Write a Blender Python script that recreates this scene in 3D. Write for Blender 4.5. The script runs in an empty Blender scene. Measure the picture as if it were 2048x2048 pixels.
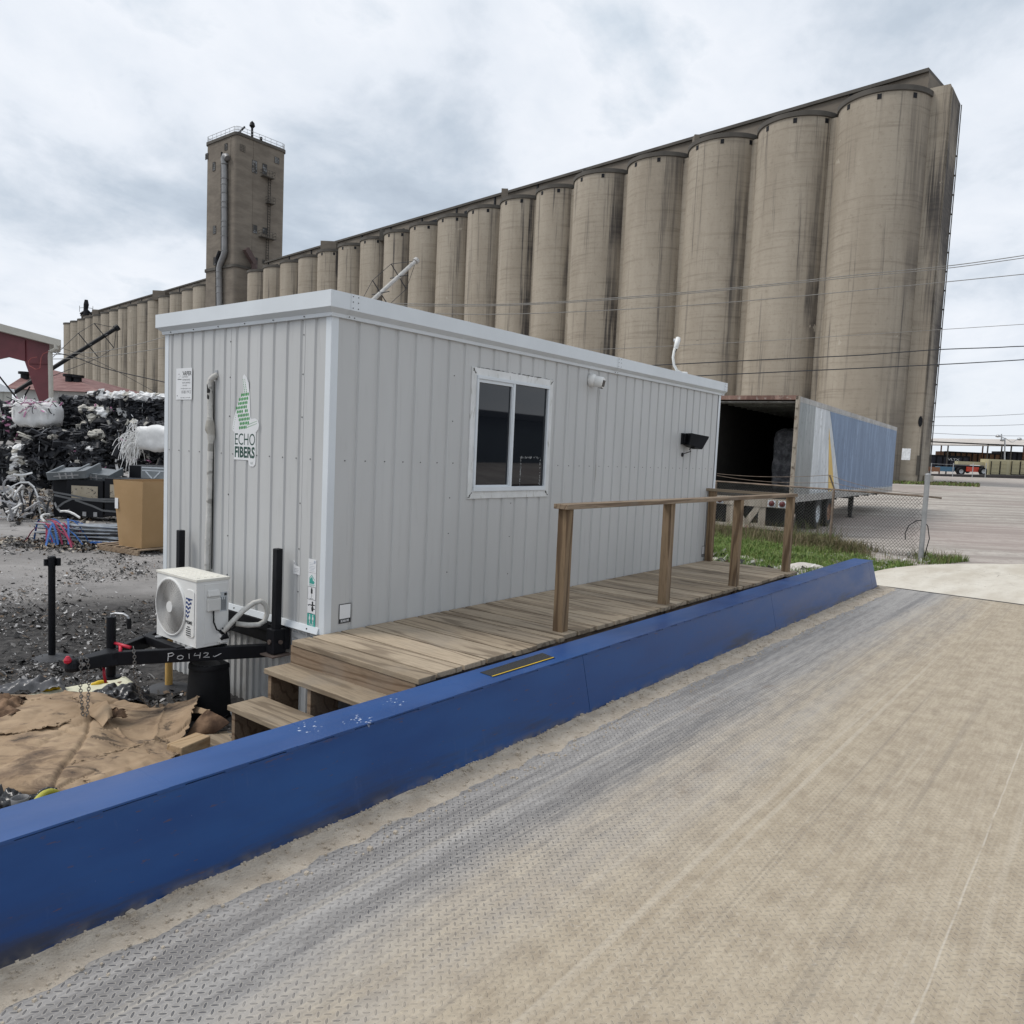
import bpy, math, random
from mathutils import Vector, Matrix, noise
S = bpy.context.scene
COL = S.collection
R = math.radians
rnd = random.Random(7)

# ------------------------------------------------------------------ camera
CF, CYAW, CPIT, CROLL = 1548.1, 0.668, -0.079, 0.0448
CAM = Vector((-3.715, -4.713, 1.464))
_f = Vector((math.cos(CYAW)*math.cos(CPIT), math.sin(CYAW)*math.cos(CPIT), math.sin(CPIT)))
_r = _f.cross(Vector((0, 0, 1))).normalized()
_u = _r.cross(_f)
_c, _s = math.cos(CROLL), math.sin(CROLL)
_r, _u = _c*_r + _s*_u, -_s*_r + _c*_u
cd = bpy.data.cameras.new('camera'); cam = bpy.data.objects.new('camera', cd); COL.objects.link(cam)
cam.matrix_world = Matrix(((_r.x, _u.x, -_f.x, CAM.x), (_r.y, _u.y, -_f.y, CAM.y), (_r.z, _u.z, -_f.z, CAM.z), (0, 0, 0, 1)))
cd.sensor_width = 36; cd.sensor_fit = 'HORIZONTAL'; cd.lens = CF/2048*36
cd.clip_start = .05; cd.clip_end = 9000
S.camera = cam
def ray(px, py): return _r*((px-1024)/CF) - _u*((py-1024)/CF) + _f
def atz(px, py, z): d = ray(px, py); return CAM + d*((z-CAM.z)/d.z)
def atx(px, py, x): d = ray(px, py); return CAM + d*((x-CAM.x)/d.x)
def aty(px, py, y): d = ray(px, py); return CAM + d*((y-CAM.y)/d.y)
def atd(px, py, D): return CAM + ray(px, py)*D

# ------------------------------------------------------------------ mesh builder
class MB:
    def __init__(s): s.v = []; s.f = []; s.m = []
    def add(s, vs, fs, mi=0):
        b = len(s.v); s.v += [Vector(p) for p in vs]
        for f in fs: s.f.append([i+b for i in f]); s.m.append(mi)
        return s
    def hexa(s, p, mi=0):   # 8 corners: bottom 4 ccw, top 4 ccw
        return s.add(p, [(3,2,1,0),(4,5,6,7),(0,1,5,4),(1,2,6,5),(2,3,7,6),(3,0,4,7)], mi)
    def box(s, x0, x1, y0, y1, z0, z1, mi=0):
        return s.hexa([(x0,y0,z0),(x1,y0,z0),(x1,y1,z0),(x0,y1,z0),(x0,y0,z1),(x1,y0,z1),(x1,y1,z1),(x0,y1,z1)], mi)
    def obox(s, c, ax, ay, az, mi=0):  # oriented box, half axes
        c, ax, ay, az = map(Vector, (c, ax, ay, az))
        return s.hexa([c-ax-ay-az, c+ax-ay-az, c+ax+ay-az, c-ax+ay-az, c-ax-ay+az, c+ax-ay+az, c+ax+ay+az, c-ax+ay+az], mi)
    def bar(s, p, q, w, h, mi=0, up=(0,0,1)):
        p, q = Vector(p), Vector(q); d = q-p; L = d.length; d = d/L
        sd = d.cross(Vector(up))
        if sd.length < 1e-4: sd = d.cross(Vector((1,0,0)))
        sd.normalize(); u = sd.cross(d)
        return s.obox((p+q)/2, d*L/2, sd*w/2, u*h/2, mi)
    def tube(s, pts, r, n=8, mi=0, cap=True):
        pts = [Vector(p) for p in pts]; N = len(pts)
        rr = r if isinstance(r, (list, tuple)) else [r]*N
        b = len(s.v); a = None
        for i, p in enumerate(pts):
            t = (pts[min(i+1, N-1)]-pts[max(i-1, 0)])
            if t.length < 1e-9: t = Vector((0,0,1))
            t.normalize()
            if a is None:
                a = t.cross(Vector((0,0,1)))
                if a.length < 1e-3: a = t.cross(Vector((1,0,0)))
            else: a = a - t*a.dot(t)
            if a.length < 1e-6: a = t.orthogonal()
            a.normalize(); c = t.cross(a)
            for k in range(n):
                g = 2*math.pi*k/n
                s.v.append(p + (a*math.cos(g)+c*math.sin(g))*rr[i])
        for i in range(N-1):
            for k in range(n):
                k2 = (k+1) % n
                s.f.append([b+i*n+k, b+i*n+k2, b+(i+1)*n+k2, b+(i+1)*n+k]); s.m.append(mi)
        if cap:
            s.f.append([b+k for k in range(n)][::-1]); s.m.append(mi)
            s.f.append([b+(N-1)*n+k for k in range(n)]); s.m.append(mi)
        return s
    def cyl(s, p, q, r, n=16, mi=0, r2=None): return s.tube([p, q], [r, r if r2 is None else r2], n, mi)
    def lathe(s, prof, c=(0,0,0), n=24, mi=0, a0=0, a1=2*math.pi):
        c = Vector(c); b = len(s.v); full = abs(a1-a0-2*math.pi) < 1e-6; m = n if full else n+1
        for r, z in prof:
            for k in range(m):
                g = a0+(a1-a0)*k/n; s.v.append(c+Vector((r*math.cos(g), r*math.sin(g), z)))
        for i in range(len(prof)-1):
            for k in range(n):
                k2 = (k+1) % m
                s.f.append([b+i*m+k, b+i*m+k2, b+(i+1)*m+k2, b+(i+1)*m+k]); s.m.append(mi)
        return s
    def extr(s, poly, o, ex, ey, ez, mi=0):   # polygon (u,v) in plane o+u*ex+v*ey, extruded along ez
        o, ex, ey, ez = map(Vector, (o, ex, ey, ez)); n = len(poly)
        vs = [o+ex*u+ey*w for u, w in poly] + [o+ex*u+ey*w+ez for u, w in poly]
        fs = [tuple(range(n))[::-1], tuple(range(n, 2*n))] + [(i, (i+1) % n, n+(i+1) % n, n+i) for i in range(n)]
        return s.add(vs, fs, mi)
    def sweep(s, prof, path, mi=0):  # prof points per path frame: path=[(o,ex,ey)]
        b = len(s.v); n = len(prof)
        for o, ex, ey in path:
            for u, w in prof: s.v.append(Vector(o)+Vector(ex)*u+Vector(ey)*w)
        for i in range(len(path)-1):
            for k in range(n-1): s.f.append([b+i*n+k, b+i*n+k+1, b+(i+1)*n+k+1, b+(i+1)*n+k]); s.m.append(mi)
        return s
    def grid(s, fn, nu, nv, mi=0):
        b = len(s.v)
        for i in range(nu+1):
            for j in range(nv+1): s.v.append(Vector(fn(i/nu, j/nv)))
        for i in range(nu):
            for j in range(nv):
                k = b+i*(nv+1)+j; s.f.append([k, k+nv+1, k+nv+2, k+1]); s.m.append(mi)
        return s
    def text(s, txt, o, ex, ey, w=None, h=None, mi=0, bold=0.0):
        cu = bpy.data.curves.new('t', 'FONT'); cu.body = txt; cu.resolution_u = 3; cu.offset = bold
        ob = bpy.data.objects.new('t', cu); COL.objects.link(ob)
        me = bpy.data.meshes.new_from_object(ob.evaluated_get(bpy.context.evaluated_depsgraph_get()))
        vs = [v.co.copy() for v in me.vertices]; fs = [list(p.vertices) for p in me.polygons]
        bpy.data.objects.remove(ob); bpy.data.curves.remove(cu); bpy.data.meshes.remove(me)
        if not vs: return s
        x0, x1 = min(v.x for v in vs), max(v.x for v in vs); y0, y1 = min(v.y for v in vs), max(v.y for v in vs)
        sx = w/(x1-x0) if w else h/(y1-y0); sy = h/(y1-y0) if h else sx
        o, ex, ey = Vector(o), Vector(ex), Vector(ey)
        return s.add([o+ex*((v.x-x0)*sx)+ey*((v.y-y0)*sy) for v in vs], fs, mi)
    def build(s, name, mats, parent=None, smooth=False, bevel=0, origin=None, auto=None, fixn=False):
        if not isinstance(mats, (list, tuple)): mats = [mats]
        if parent is not None: o = WLOC[parent.name]
        elif origin is not None: o = Vector(origin)
        else:
            xs = [v.x for v in s.v]; ys = [v.y for v in s.v]
            o = Vector(((min(xs)+max(xs))/2, (min(ys)+max(ys))/2, min(v.z for v in s.v)))
        me = bpy.data.meshes.new(name)
        me.from_pydata([v-o for v in s.v], [], s.f); me.update()
        for m in mats: me.materials.append(m)
        if len(mats) > 1: me.polygons.foreach_set('material_index', s.m)
        if smooth: me.polygons.foreach_set('use_smooth', [True]*len(me.polygons))
        if auto is not None:
            me.polygons.foreach_set('use_smooth', [True]*len(me.polygons)); me.set_sharp_from_angle(angle=R(auto))
        ob = bpy.data.objects.new(name, me); COL.objects.link(ob)
        if parent is not None: ob.parent = parent; WLOC[ob.name] = WLOC[parent.name].copy()
        else: ob.location = o; WLOC[ob.name] = o.copy()
        if bevel:
            md = ob.modifiers.new('bevel', 'BEVEL'); md.width = bevel; md.segments = 2; md.limit_method = 'ANGLE'; md.angle_limit = R(40)
            md.harden_normals = False
        return ob
WLOC = {}
def tag(o, label=None, cat=None, group=None, kind=None):
    if label: o['label'] = label
    if cat: o['category'] = cat
    if group: o['group'] = group
    if kind: o['kind'] = kind
    return o
def thing(name, label, cat, loc=(0,0,0), group=None):
    o = bpy.data.objects.new(name, None); COL.objects.link(o); o.location = loc; o.empty_display_size = .1
    WLOC[o.name] = Vector(loc)
    return tag(o, label, cat, group)
def copy_tree(o, loc=None, rz=None, parent=None, label=None):
    c = o.copy(); COL.objects.link(c)
    if parent is not None: c.parent = parent
    if loc is not None: c.location = loc
    if rz is not None: c.rotation_euler = (0, 0, rz)
    if label: c['label'] = label
    for ch in o.children: copy_tree(ch, parent=c)
    return c

# ------------------------------------------------------------------ material helpers
class X:   # expression over node sockets
    nt = None
    def __init__(s, k): s.k = k
    @staticmethod
    def op(o, *a, clamp=False):
        n = X.nt.nodes.new('ShaderNodeMath'); n.operation = o; n.use_clamp = clamp
        for i, q in enumerate(a): X.put(n.inputs[i], q)
        return X(n.outputs[0])
    @staticmethod
    def put(inp, q):
        if isinstance(q, X): X.nt.links.new(q.k, inp)
        elif q is not None: inp.default_value = q
    def __add__(a, b): return X.op('ADD', a, b)
    def __radd__(a, b): return X.op('ADD', b, a)
    def __sub__(a, b): return X.op('SUBTRACT', a, b)
    def __rsub__(a, b): return X.op('SUBTRACT', b, a)
    def __mul__(a, b): return X.op('MULTIPLY', a, b)
    __rmul__ = __mul__
    def __truediv__(a, b): return X.op('DIVIDE', a, b)
    def ss(a, lo, hi, c0=0., c1=1.):
        n = X.nt.nodes.new('ShaderNodeMapRange'); n.interpolation_type = 'SMOOTHSTEP'
        X.put(n.inputs[0], a); n.inputs[1].default_value = lo; n.inputs[2].default_value = hi
        n.inputs[3].default_value = c0; n.inputs[4].default_value = c1
        return X(n.outputs[0])
    def lin(a, lo, hi, c0=0., c1=1.):
        n = X.nt.nodes.new('ShaderNodeMapRange'); X.put(n.inputs[0], a); n.inputs[1].default_value = lo; n.inputs[2].default_value = hi
        n.inputs[3].default_value = c0; n.inputs[4].default_value = c1
        return X(n.outputs[0])
    def xyz(a):
        n = X.nt.nodes.new('ShaderNodeSeparateXYZ'); X.put(n.inputs[0], a); return [X(o) for o in n.outputs]
def fract(a): return X.op('FRACT', a)
def floor_(a): return X.op('FLOOR', a)
def absx(a): return X.op('ABSOLUTE', a)
def mx(a, b): return X.op('MAXIMUM', a, b)
def mn(a, b): return X.op('MINIMUM', a, b)
def vec(x, y, z=0.):
    n = X.nt.nodes.new('ShaderNodeCombineXYZ')
    for i, q in enumerate((x, y, z)): X.put(n.inputs[i], q)
    return X(n.outputs[0])
def coord(kind='Object'): 
    n = X.nt.nodes.new('ShaderNodeTexCoord'); return X(n.outputs[kind])
def wpos():
    n = X.nt.nodes.new('ShaderNodeNewGeometry'); return X(n.outputs['Position'])
def nrm():
    n = X.nt.nodes.new('ShaderNodeNewGeometry'); return X(n.outputs['Normal'])
def orand(): n = X.nt.nodes.new('ShaderNodeObjectInfo'); return X(n.outputs['Random'])
def irand(): n = X.nt.nodes.new('ShaderNodeNewGeometry'); return X(n.outputs['Random Per Island'])
def sc(v, x, y, z, off=None):
    n = X.nt.nodes.new('ShaderNodeVectorMath'); n.operation = 'MULTIPLY_ADD'; X.put(n.inputs[0], v); n.inputs[1].default_value = (x, y, z)
    n.inputs[2].default_value = (0, 0, 0)
    if off is not None: X.put(n.inputs[2], off)
    return X(n.outputs[0])
def nz(v, s=1., det=4., rough=.55, dist=0., dim='3D'):
    n = X.nt.nodes.new('ShaderNodeTexNoise'); X.put(n.inputs['Vector'], v); n.inputs['Scale'].default_value = s
    n.inputs['Detail'].default_value = det; n.inputs['Roughness'].default_value = rough; n.inputs['Distortion'].default_value = dist
    return X(n.outputs[0])
def vor(v, s=1., feat='F1', out='Distance', rand=1.):
    n = X.nt.nodes.new('ShaderNodeTexVoronoi'); n.feature = feat; X.put(n.inputs['Vector'], v); n.inputs['Scale'].default_value = s
    n.inputs['Randomness'].default_value = rand
    return X(n.outputs[out])
def col(c): return c if isinstance(c, X) else (c[0], c[1], c[2], 1.)
def mix(f, a, b, mode='MIX'):
    n = X.nt.nodes.new('ShaderNodeMix'); n.data_type = 'RGBA'; n.blend_type = mode; n.clamp_factor = True
    X.put(n.inputs[0], f); X.put(n.inputs[6], col(a)); X.put(n.inputs[7], col(b)); return X(n.outputs[2])
def ramp(f, *st):
    n = X.nt.nodes.new('ShaderNodeValToRGB'); X.put(n.inputs[0], f); e = n.color_ramp.elements
    while len(e) < len(st): e.new(.5)
    for i, (p, c) in enumerate(st): e[i].position = p; e[i].color = col(c)
    return X(n.outputs[0])
def mat(name, fn):
    """fn() -> dict(color, rough, metal, bump=(height,strength,dist), spec, alpha ...)"""
    m = bpy.data.materials.new(name); m.use_nodes = True; X.nt = m.node_tree
    b = m.node_tree.nodes['Principled BSDF']; d = fn()
    X.put(b.inputs['Base Color'], col(d.get('color', (.5, .5, .5))))
    X.put(b.inputs['Roughness'], d.get('rough', .6)); X.put(b.inputs['Metallic'], d.get('metal', 0.))
    X.put(b.inputs['Specular IOR Level'], d.get('spec', .5))
    for k in ('Coat Weight', 'Coat Roughness', 'Transmission Weight', 'IOR', 'Alpha', 'Emission Strength'):
        if k in d: X.put(b.inputs[k], d[k])
    if 'emit' in d: X.put(b.inputs['Emission Color'], col(d['emit']))
    if 'bump' in d:
        h, st, di = d['bump']; n = m.node_tree.nodes.new('ShaderNodeBump'); n.inputs['Strength'].default_value = st; n.inputs['Distance'].default_value = di
        X.put(n.inputs['Height'], h); m.node_tree.links.new(n.outputs[0], b.inputs['Normal'])
    return m
def flat(name, c, rough=.55, metal=0., var=.15, s=6., bump=0., spec=.5):
    def fn():
        p = coord(); f = nz(p, s, 5)
        d = dict(color=mix(f.ss(.3, .7), [k*(1-var) for k in c], [min(1, k*(1+var)) for k in c]), rough=rough, metal=metal, spec=spec)
        if bump: d['bump'] = (nz(p, s*8, 4), bump, .01)
        return d
    return mat(name, fn)
# ------------------------------------------------------------------ sky and sun
SUN_EL, SUN_AZ = R(52), R(135)      # azimuth measured from +X towards +Y
W = bpy.data.worlds.new('World'); S.world = W; W.use_nodes = True; X.nt = W.node_tree
bg = W.node_tree.nodes['Background']
sky = W.node_tree.nodes.new('ShaderNodeTexSky'); sky.sky_type = 'NISHITA'; sky.sun_disc = False
sky.sun_elevation = SUN_EL; sky.sun_rotation = R(90)-SUN_AZ; sky.air_density = 1.0; sky.dust_density = 2.0
dx, dy, dz = coord('Generated').xyz()
den = mx(dz, 0.) + .34
cp = vec(dx/den, dy/den, 0.)
n1 = nz(sc(cp, .8, .9, 1.), 1.35, 9, .56, .3)
n2 = nz(sc(cp, 1., 1.2, 1., (3.1, 7.7, 0.)), .7, 5, .5)
n3 = nz(sc(cp, 1.6, 1.8, 1., (9.1, 1.7, 0.)), 3.2, 8, .6, .3)
d = n1*.56 + n2*.30 + n3*.14
cl = ramp(d.lin(.37, .63), (0., (3.4, 3.95, 4.7)), (.22, (4.5, 5.1, 5.85)), (.46, (6.5, 6.9, 7.5)), (.62, (7.1, 7.4, 7.9)), (.78, (5.4, 6.0, 6.7)), (1., (3.3, 3.9, 4.7)))
hz = dz.ss(.0, .16)
cl2 = mix(hz, (6.6, 7.0, 7.5), cl)
fin = mix((d.ss(.30, .36, .80, .97)), X(sky.outputs[0]), cl2)
X.put(bg.inputs[0], fin); bg.inputs[1].default_value = .1
sd = bpy.data.lights.new('sun', 'SUN'); sd.energy = 1.5; sd.angle = R(20); sd.color = (1., .955, .9)
so = bpy.data.objects.new('sun', sd); COL.objects.link(so); so.location = (-20, 20, 40)
sv = Vector((math.cos(SUN_AZ)*math.cos(SUN_EL), math.sin(SUN_AZ)*math.cos(SUN_EL), math.sin(SUN_EL)))
so.rotation_euler = sv.to_track_quat('Z', 'Y').to_euler()
S.view_settings.view_transform = 'Standard'; S.view_settings.look = 'None'; S.view_settings.exposure = .34; S.view_settings.gamma = 1
S.view_settings.use_curve_mapping = False
S.render.film_transparent = False
S.cycles.max_bounces = 8; S.cycles.transparent_max_bounces = 12
# ------------------------------------------------------------------ materials
def _siding():
    p = coord(); f = nz(sc(p, 1., 1., .25), 1.6, 5); g = nz(sc(p, 6., 6., .7), 3., 4)
    c = mix(f.ss(.3, .7), (.485, .49, .485), (.53, .535, .53))
    c = mix(g.ss(.56, .8, 0, .35), c, (.36, .36, .35))
    run = nz(sc(p, 7., 7., .16), 2.2, 6, .65); c = mix(run.ss(.58, .75)*p.xyz()[2].ss(.6, 2.6)*.5, c, (.31, .31, .30)); c = mix(run.ss(.24, .36, 1., 0.)*.35, c, (.53, .55, .56))
    low = p.xyz()[2].ss(.0, .42, .75, 0.) * nz(p, 5., 5).ss(.45, .7)
    c = mix(low, c, (.33, .31, .28))
    return dict(color=c, rough=.42, bump=(nz(sc(p, 1., 1., .4), 2.2, 2), .25, .03))
M_SIDING = mat('painted_siding', _siding)
M_TRIM = flat('white_trim', (.66, .70, .73), .38, var=.04, s=2.)
def _wtrim():
    p = coord(); f = nz(p, 4., 6); s = nz(sc(p, 3., 3., 1.), 9., 5)
    return dict(color=mix(s.ss(.55, .75), mix(f.ss(.3, .7), (.62, .63, .62), (.74, .75, .75)), (.42, .42, .38)), rough=.5)
M_WINTRIM = mat('weathered_window_trim', _wtrim)
M_WHITE = flat('white_plastic', (.74, .74, .72), .42, var=.03)
M_BLACK = flat('black_steel', (.007, .0075, .010), .5, var=.3, spec=.22)
M_RUBBER = flat('black_plastic', (.009, .0095, .011), .65, var=.3, spec=.25)
M_STEEL = flat('galvanised_steel', (.42, .43, .44), .42, metal=.7, var=.15, s=9)
M_SCREW = flat('screw_head', (.10, .10, .10), .4, metal=.6)
M_RED = flat('red_paint', (.45, .012, .035), .45, var=.15)
M_YEL = flat('yellow_plastic', (.75, .50, .02), .5)
M_CHALK = flat('chalk_marking', (.62, .62, .62), .9)
M_INK = flat('black_print', (.02, .022, .025), .6)
M_GREENDK = flat('dark_green_print', (.012, .06, .045), .6)
M_GREEN = flat('green_print', (.03, .26, .06), .6)
M_TEAL = flat('teal_print', (.05, .34, .29), .6)
M_NAVY = flat('navy_print', (.02, .045, .16), .5)
M_PAPER = flat('white_sticker', (.72, .73, .74), .45, var=.03)
def _glass():
    return dict(color=(.008, .010, .014), rough=.02, spec=.62)
M_GLASS = mat('dark_window_glass', _glass)
def wood(name, ax, ca, cb, dk, ring=22., gl=.72, gf=.48):
    def fn():
        p = coord(); q = p.xyz(); ir = irand()
        al = q[ax]; ac = q[(ax+1) % 3]+q[(ax+2) % 3]*.83
        st = [1., 1., 1.]; st[ax] = .09; kn = vor(sc(p, *[(.9 if k == ax else 2.6) for k in range(3)]), 1.6)
        off = vec(ir*31., ir*17., ir*47.)
        w = nz(sc(p, *st, off), 3.2, 3, .5)
        w2 = nz(sc(p, *[k*4 for k in st], off), 18., 5, .6)
        rings = X.op('SINE', ac*ring + w*46.)
        ln = rings.ss(.35, 1.)
        fine = w2.ss(.42, .68)
        c = mix(nz(sc(p, *st, off), 1.1, 4).ss(.3, .7), ca, cb)
        c = mix(ln*gl, c, dk); c = mix(fine*gf, c, [k*.52 for k in ca]); c = mix(kn.ss(.03, .10, .8, 0.), c, dk)
        c = mix(nz(p, 2.1, 5).ss(.55, .75, 0, .35), c, (.30, .27, .23))
        b = ir.lin(0., 1., .66, 1.14)
        c = mix(1., c, vec(b, b, b), 'MULTIPLY')
        return dict(color=c, rough=.82, spec=.25, bump=(ln*-.5 + w2*.7, .35, .004))
    return mat(name, fn)
M_WOODY = wood('weathered_boards', 1, (.36, .285, .20), (.45, .37, .275), (.13, .095, .065), 17., .60, .45)
M_WOODZ = wood('brown_post_timber', 2, (.275, .19, .112), (.345, .25, .16), (.085, .05, .03), 60.)
M_WOODX = wood('weathered_rail_timber', 0, (.28, .205, .138), (.36, .28, .20), (.15, .10, .065), 50.)
M_WOODR = wood('brown_riser_timber', 1, (.30, .215, .145), (.35, .27, .19), (.14, .085, .05), 70.)
def _blue():
    p = wpos(); x, y, z = p.xyz()
    f = nz(sc(p, .6, 2., 2.), 2.2, 6)
    c = mix(f.ss(.3, .7), (.003, .044, .175), (.0045, .058, .21))
    side = z.ss(-.03, -.01)
    # dusty faded film on the walked-on top
    c = mix(side * nz(sc(p, .5, 1.2, 1.), 3., 6).ss(.35, .7, .10, .34), c, (.05, .115, .32))
    # dark tyre rub low on the inner side
    rub = z.ss(-.42, -.16, 1., 0.) * nz(sc(p, .22, 1., 2.2), 2.6, 8, .7).ss(.42, .64)
    c = mix(rub*.85, c, (.030, .027, .026))
    chip = z.ss(-.06, -.015)*(1.-side)*nz(sc(p, .8, 2., 6.), 5., 6, .7).ss(.60, .66)
    c = mix(chip*.8, c, (.10, .045, .025))
    streak = nz(sc(p, 5., 5., .35), 3., 6, .65).ss(.60, .74)*(1.-side)
    c = mix(streak*.30, c, (.05, .085, .20))
    dust = z.ss(-.43, -.36, .8, 0.) * nz(p, 9., 5).ss(.4, .65)
    c = mix(dust, c, (.17, .15, .13))
    sp = vor(p, 16.).ss(.0, .045, 1., 0.) * nz(p, 1.3, 2).ss(.5, .62)
    c = mix(sp*.6, c, (.30, .32, .40))
    scuff = nz(sc(p, 1.5, 5., 8.), 7., 4, .6).ss(.655, .69) * (1.-side)
    c = mix(scuff*.5, c, (.10, .05, .035))
    # two boot-print clusters of white paint dabs
    for cx, cy, rr in ((-1.30, -1.53, .10), (-1.05, -1.62, .10), (-.72, -1.55, .08)):
        dd = X.op('SQRT', (x-cx)*(x-cx)+(y-cy)*(y-cy))
        dab = dd.ss(rr*.7, rr, 1., 0.) * vor(sc(p, 1., 1.5, .2), 34.).ss(.20, .30, 1., 0.) * side * nz(p, 25., 2).ss(.42, .55)
        c = mix(dab, c, (.62, .66, .74))
    return dict(color=c, rough=f.lin(.3, .7, .30, .46), spec=.5, bump=(nz(p, 26., 4)*.3+nz(sc(p, .5, 1., 2.), 3., 3), .12, .01))
M_BLUE = mat('blue_paint', _blue)
def _plate():
    p = wpos(); x, y, z = p.xyz()
    u, v = (x+y)*(.7071/.0315), (x-y)*(.7071/.0315)
    iu, iv = floor_(u), floor_(v)
    par = X.op('MODULO', absx(iu+iv), 2.)
    a, b = u-iu-.5, v-iv-.5
    al = a + (b-a)*par; bl = b + (a-b)*par
    e = (al*al)*(1/.185) + (bl*bl)*(1/.018)
    lug = e.ss(.55, 1.2, 1., 0.)
    wr = nz(sc(p, .16, 1.5, 1.), 1.3, 6, .55, .3)
    wr2 = nz(sc(p, .10, 3.2, 1., (4., 9., 0.)), 1.6, 6, .6)
    pat = nz(p, .8, 6, .6)
    fine = nz(sc(p, .8, 7., 1.), 6., 6, .65)
    grain = nz(p, 38., 3, .7)
    cen_ = absx(y+4.35+pat*.5).ss(.35, 2.1, 1., 0.)
    near = (y+2.05).ss(-.75, .0)
    tan = (cen_*.80 + wr*.8 + pat*.45 - near*.75 - .40 + (fine-.5)*.5).ss(-.12, .62)
    tan = tan*.82+.10
    dust = nz(p, 5., 8, .7)
    grey = mix((wr2*.6+fine*.4).ss(.36, .62), (.16, .158, .162), (.37, .36, .35))
    sand = mix((dust*.6+fine*.4).ss(.32, .68), (.33, .265, .185), (.49, .415, .305))
    c = mix(tan, grey, sand)
    trk = nz(sc(p, .035, 5.5, 1., (7., 1., 0.)), 1.7, 7, .62, .15)
    c = mix(trk.ss(.54, .70)*.55, c, mix(tan, (.13, .13, .14), (.235, .195, .15)))
    c = mix(trk.ss(.30, .44, 1., 0.)*.45, c, (.53, .475, .39))
    c = mix(grain.ss(.45, .75)*.24, c, (.16, .14, .12))
    c = mix(grain.ss(.25, .42, 1., 0.)*.35, c, (.52, .48, .42))
    blot = nz(sc(p, .8, 1.4, 1., (3., 3., 0.)), 1.3, 7, .7).ss(.60, .70)*nz(p, 20., 4, .7).ss(.4, .6)
    c = mix(blot*.6, c, (.20, .16, .125))
    rim = e.ss(.9, 1.5)*e.ss(1.5, 2.6, 1., 0.)
    expo = (nz(p, 1.1, 6, .65) + (trk-.5)*.8).ss(.38, .62)
    c = mix(lug*(.85-tan*.68)*(.35+expo*.65), c, (.075, .075, .082)); c = mix(rim*(.5-tan*.25)*(.4+expo*.6), c, (.54, .50, .43))
    grit = vor(p, 70.).ss(.10, .22, 1., 0.)*nz(p, 3., 3).ss(.48, .62)
    c = mix(grit*.55, c, (.13, .11, .09))
    seam = absx(y+4.29+nz(p, 4., 2)*.012).ss(.002, .006, 1., 0.)
    c = mix(seam*.5*nz(sc(p, 3., 3., 1.), 2., 4).ss(.35, .6, .25, 1.), c, (.60, .55, .47))
    return dict(color=c, rough=mix(tan, (.5,)*3, (.9,)*3), metal=0., spec=.4, bump=(lug*(1.2-tan*.6)+dust*.4+nz(p, 90., 2)*.3, .75, .004))
M_PLATE = mat('dusty_tread_plate', _plate)
def _sand():
    p = wpos(); f = nz(p, 7., 8, .65); g = vor(p, 85.)
    c = mix(f.ss(.3, .7), (.36, .305, .24), (.49, .43, .35))
    c = mix(g.ss(.12, .26, 1., 0.)*nz(p, 9., 3).ss(.45, .6)*.8, c, (.17, .14, .12))
    return dict(color=c, rough=.95, spec=.2, bump=(f+g*.5, .6, .012))
M_SAND = mat('blown_sand', _sand)
def _conc():
    p = wpos(); f = nz(sc(p, .35, 1.6, 1.), 1.4, 7, .6); g = nz(p, 6., 8, .7); cr = vor(sc(p, 1., 1., 1.), 2.2, 'DISTANCE_TO_EDGE')
    c = mix(f.ss(.3, .72), (.50, .45, .37), (.64, .60, .52)); c = mix(g.ss(.52, .75, 0, .5), c, (.37, .33, .28))
    c = mix(cr.ss(.0, .012, 1., 0.)*nz(p, .8, 3).ss(.52, .62)*.8, c, (.2, .17, .14))
    c = mix(nz(sc(p, 2., 5., 1.), 5., 5, .7).ss(.63, .68)*nz(p, .5, 2).ss(.45, .6)*.7, c, (.26, .16, .13))
    return dict(color=c, rough=.9, spec=.25, bump=(g, .3, .01))
M_CONC = mat('pale_concrete', _conc)
def _yard():
    p = wpos(); x, y, z = p.xyz()
    f = nz(p, .35, 8, .6); g = nz(p, 9., 8, .72); ra, rb = x*.62-y*.785, x*.785+y*.62
    t = nz(vec(ra*.085, rb*.75, 3.), 1.3, 9, .68, .35)
    con = mix(f.ss(.35, .68), (.19, .18, .172), (.315, .30, .288)); con = mix(t.ss(.45, .7)*.6, con, (.33, .31, .29))
    con = mix(g.ss(.5, .75)*.5, con, (.10, .092, .088))
    grav = mix(t.ss(.36, .62), (.29, .26, .23), (.52, .48, .43)); grav = mix(nz(vec(ra*.05, rb*1.6, 8.), 1.1, 8, .7).ss(.56, .66)*.6, grav, (.24, .205, .175)); grav = mix(nz(p, 1.7, 9, .75).ss(.45, .62)*.6, grav, (.30, .265, .235)); grav = mix(vor(p, 7.).ss(.05, .22, 1., 0.)*.5, grav, (.22, .20, .18)); grav = mix(g.ss(.45, .7)*.6, grav, (.25, .22, .195))
    grav = mix(nz(p, .06, 4).ss(.45, .65)*.5, grav, (.34, .27, .245))
    c = mix((x-y*.5+f*6.).ss(8., 13.), con, grav)
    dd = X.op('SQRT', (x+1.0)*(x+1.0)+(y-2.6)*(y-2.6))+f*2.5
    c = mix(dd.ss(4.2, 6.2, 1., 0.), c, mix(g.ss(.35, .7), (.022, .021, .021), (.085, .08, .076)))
    pud = nz(sc(p, .4, .4, 1., (2., 8., 0.)), .8, 5).ss(.56, .62)
    c = mix(pud*(x.ss(6., 9., 1., 0.))*.45, c, (.12, .115, .11))
    return dict(color=c, rough=.92, spec=.25, bump=(g+vor(p, 30.)*.4, .5, .02))
M_YARD = mat('yard_dirt_and_gravel', _yard)

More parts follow.
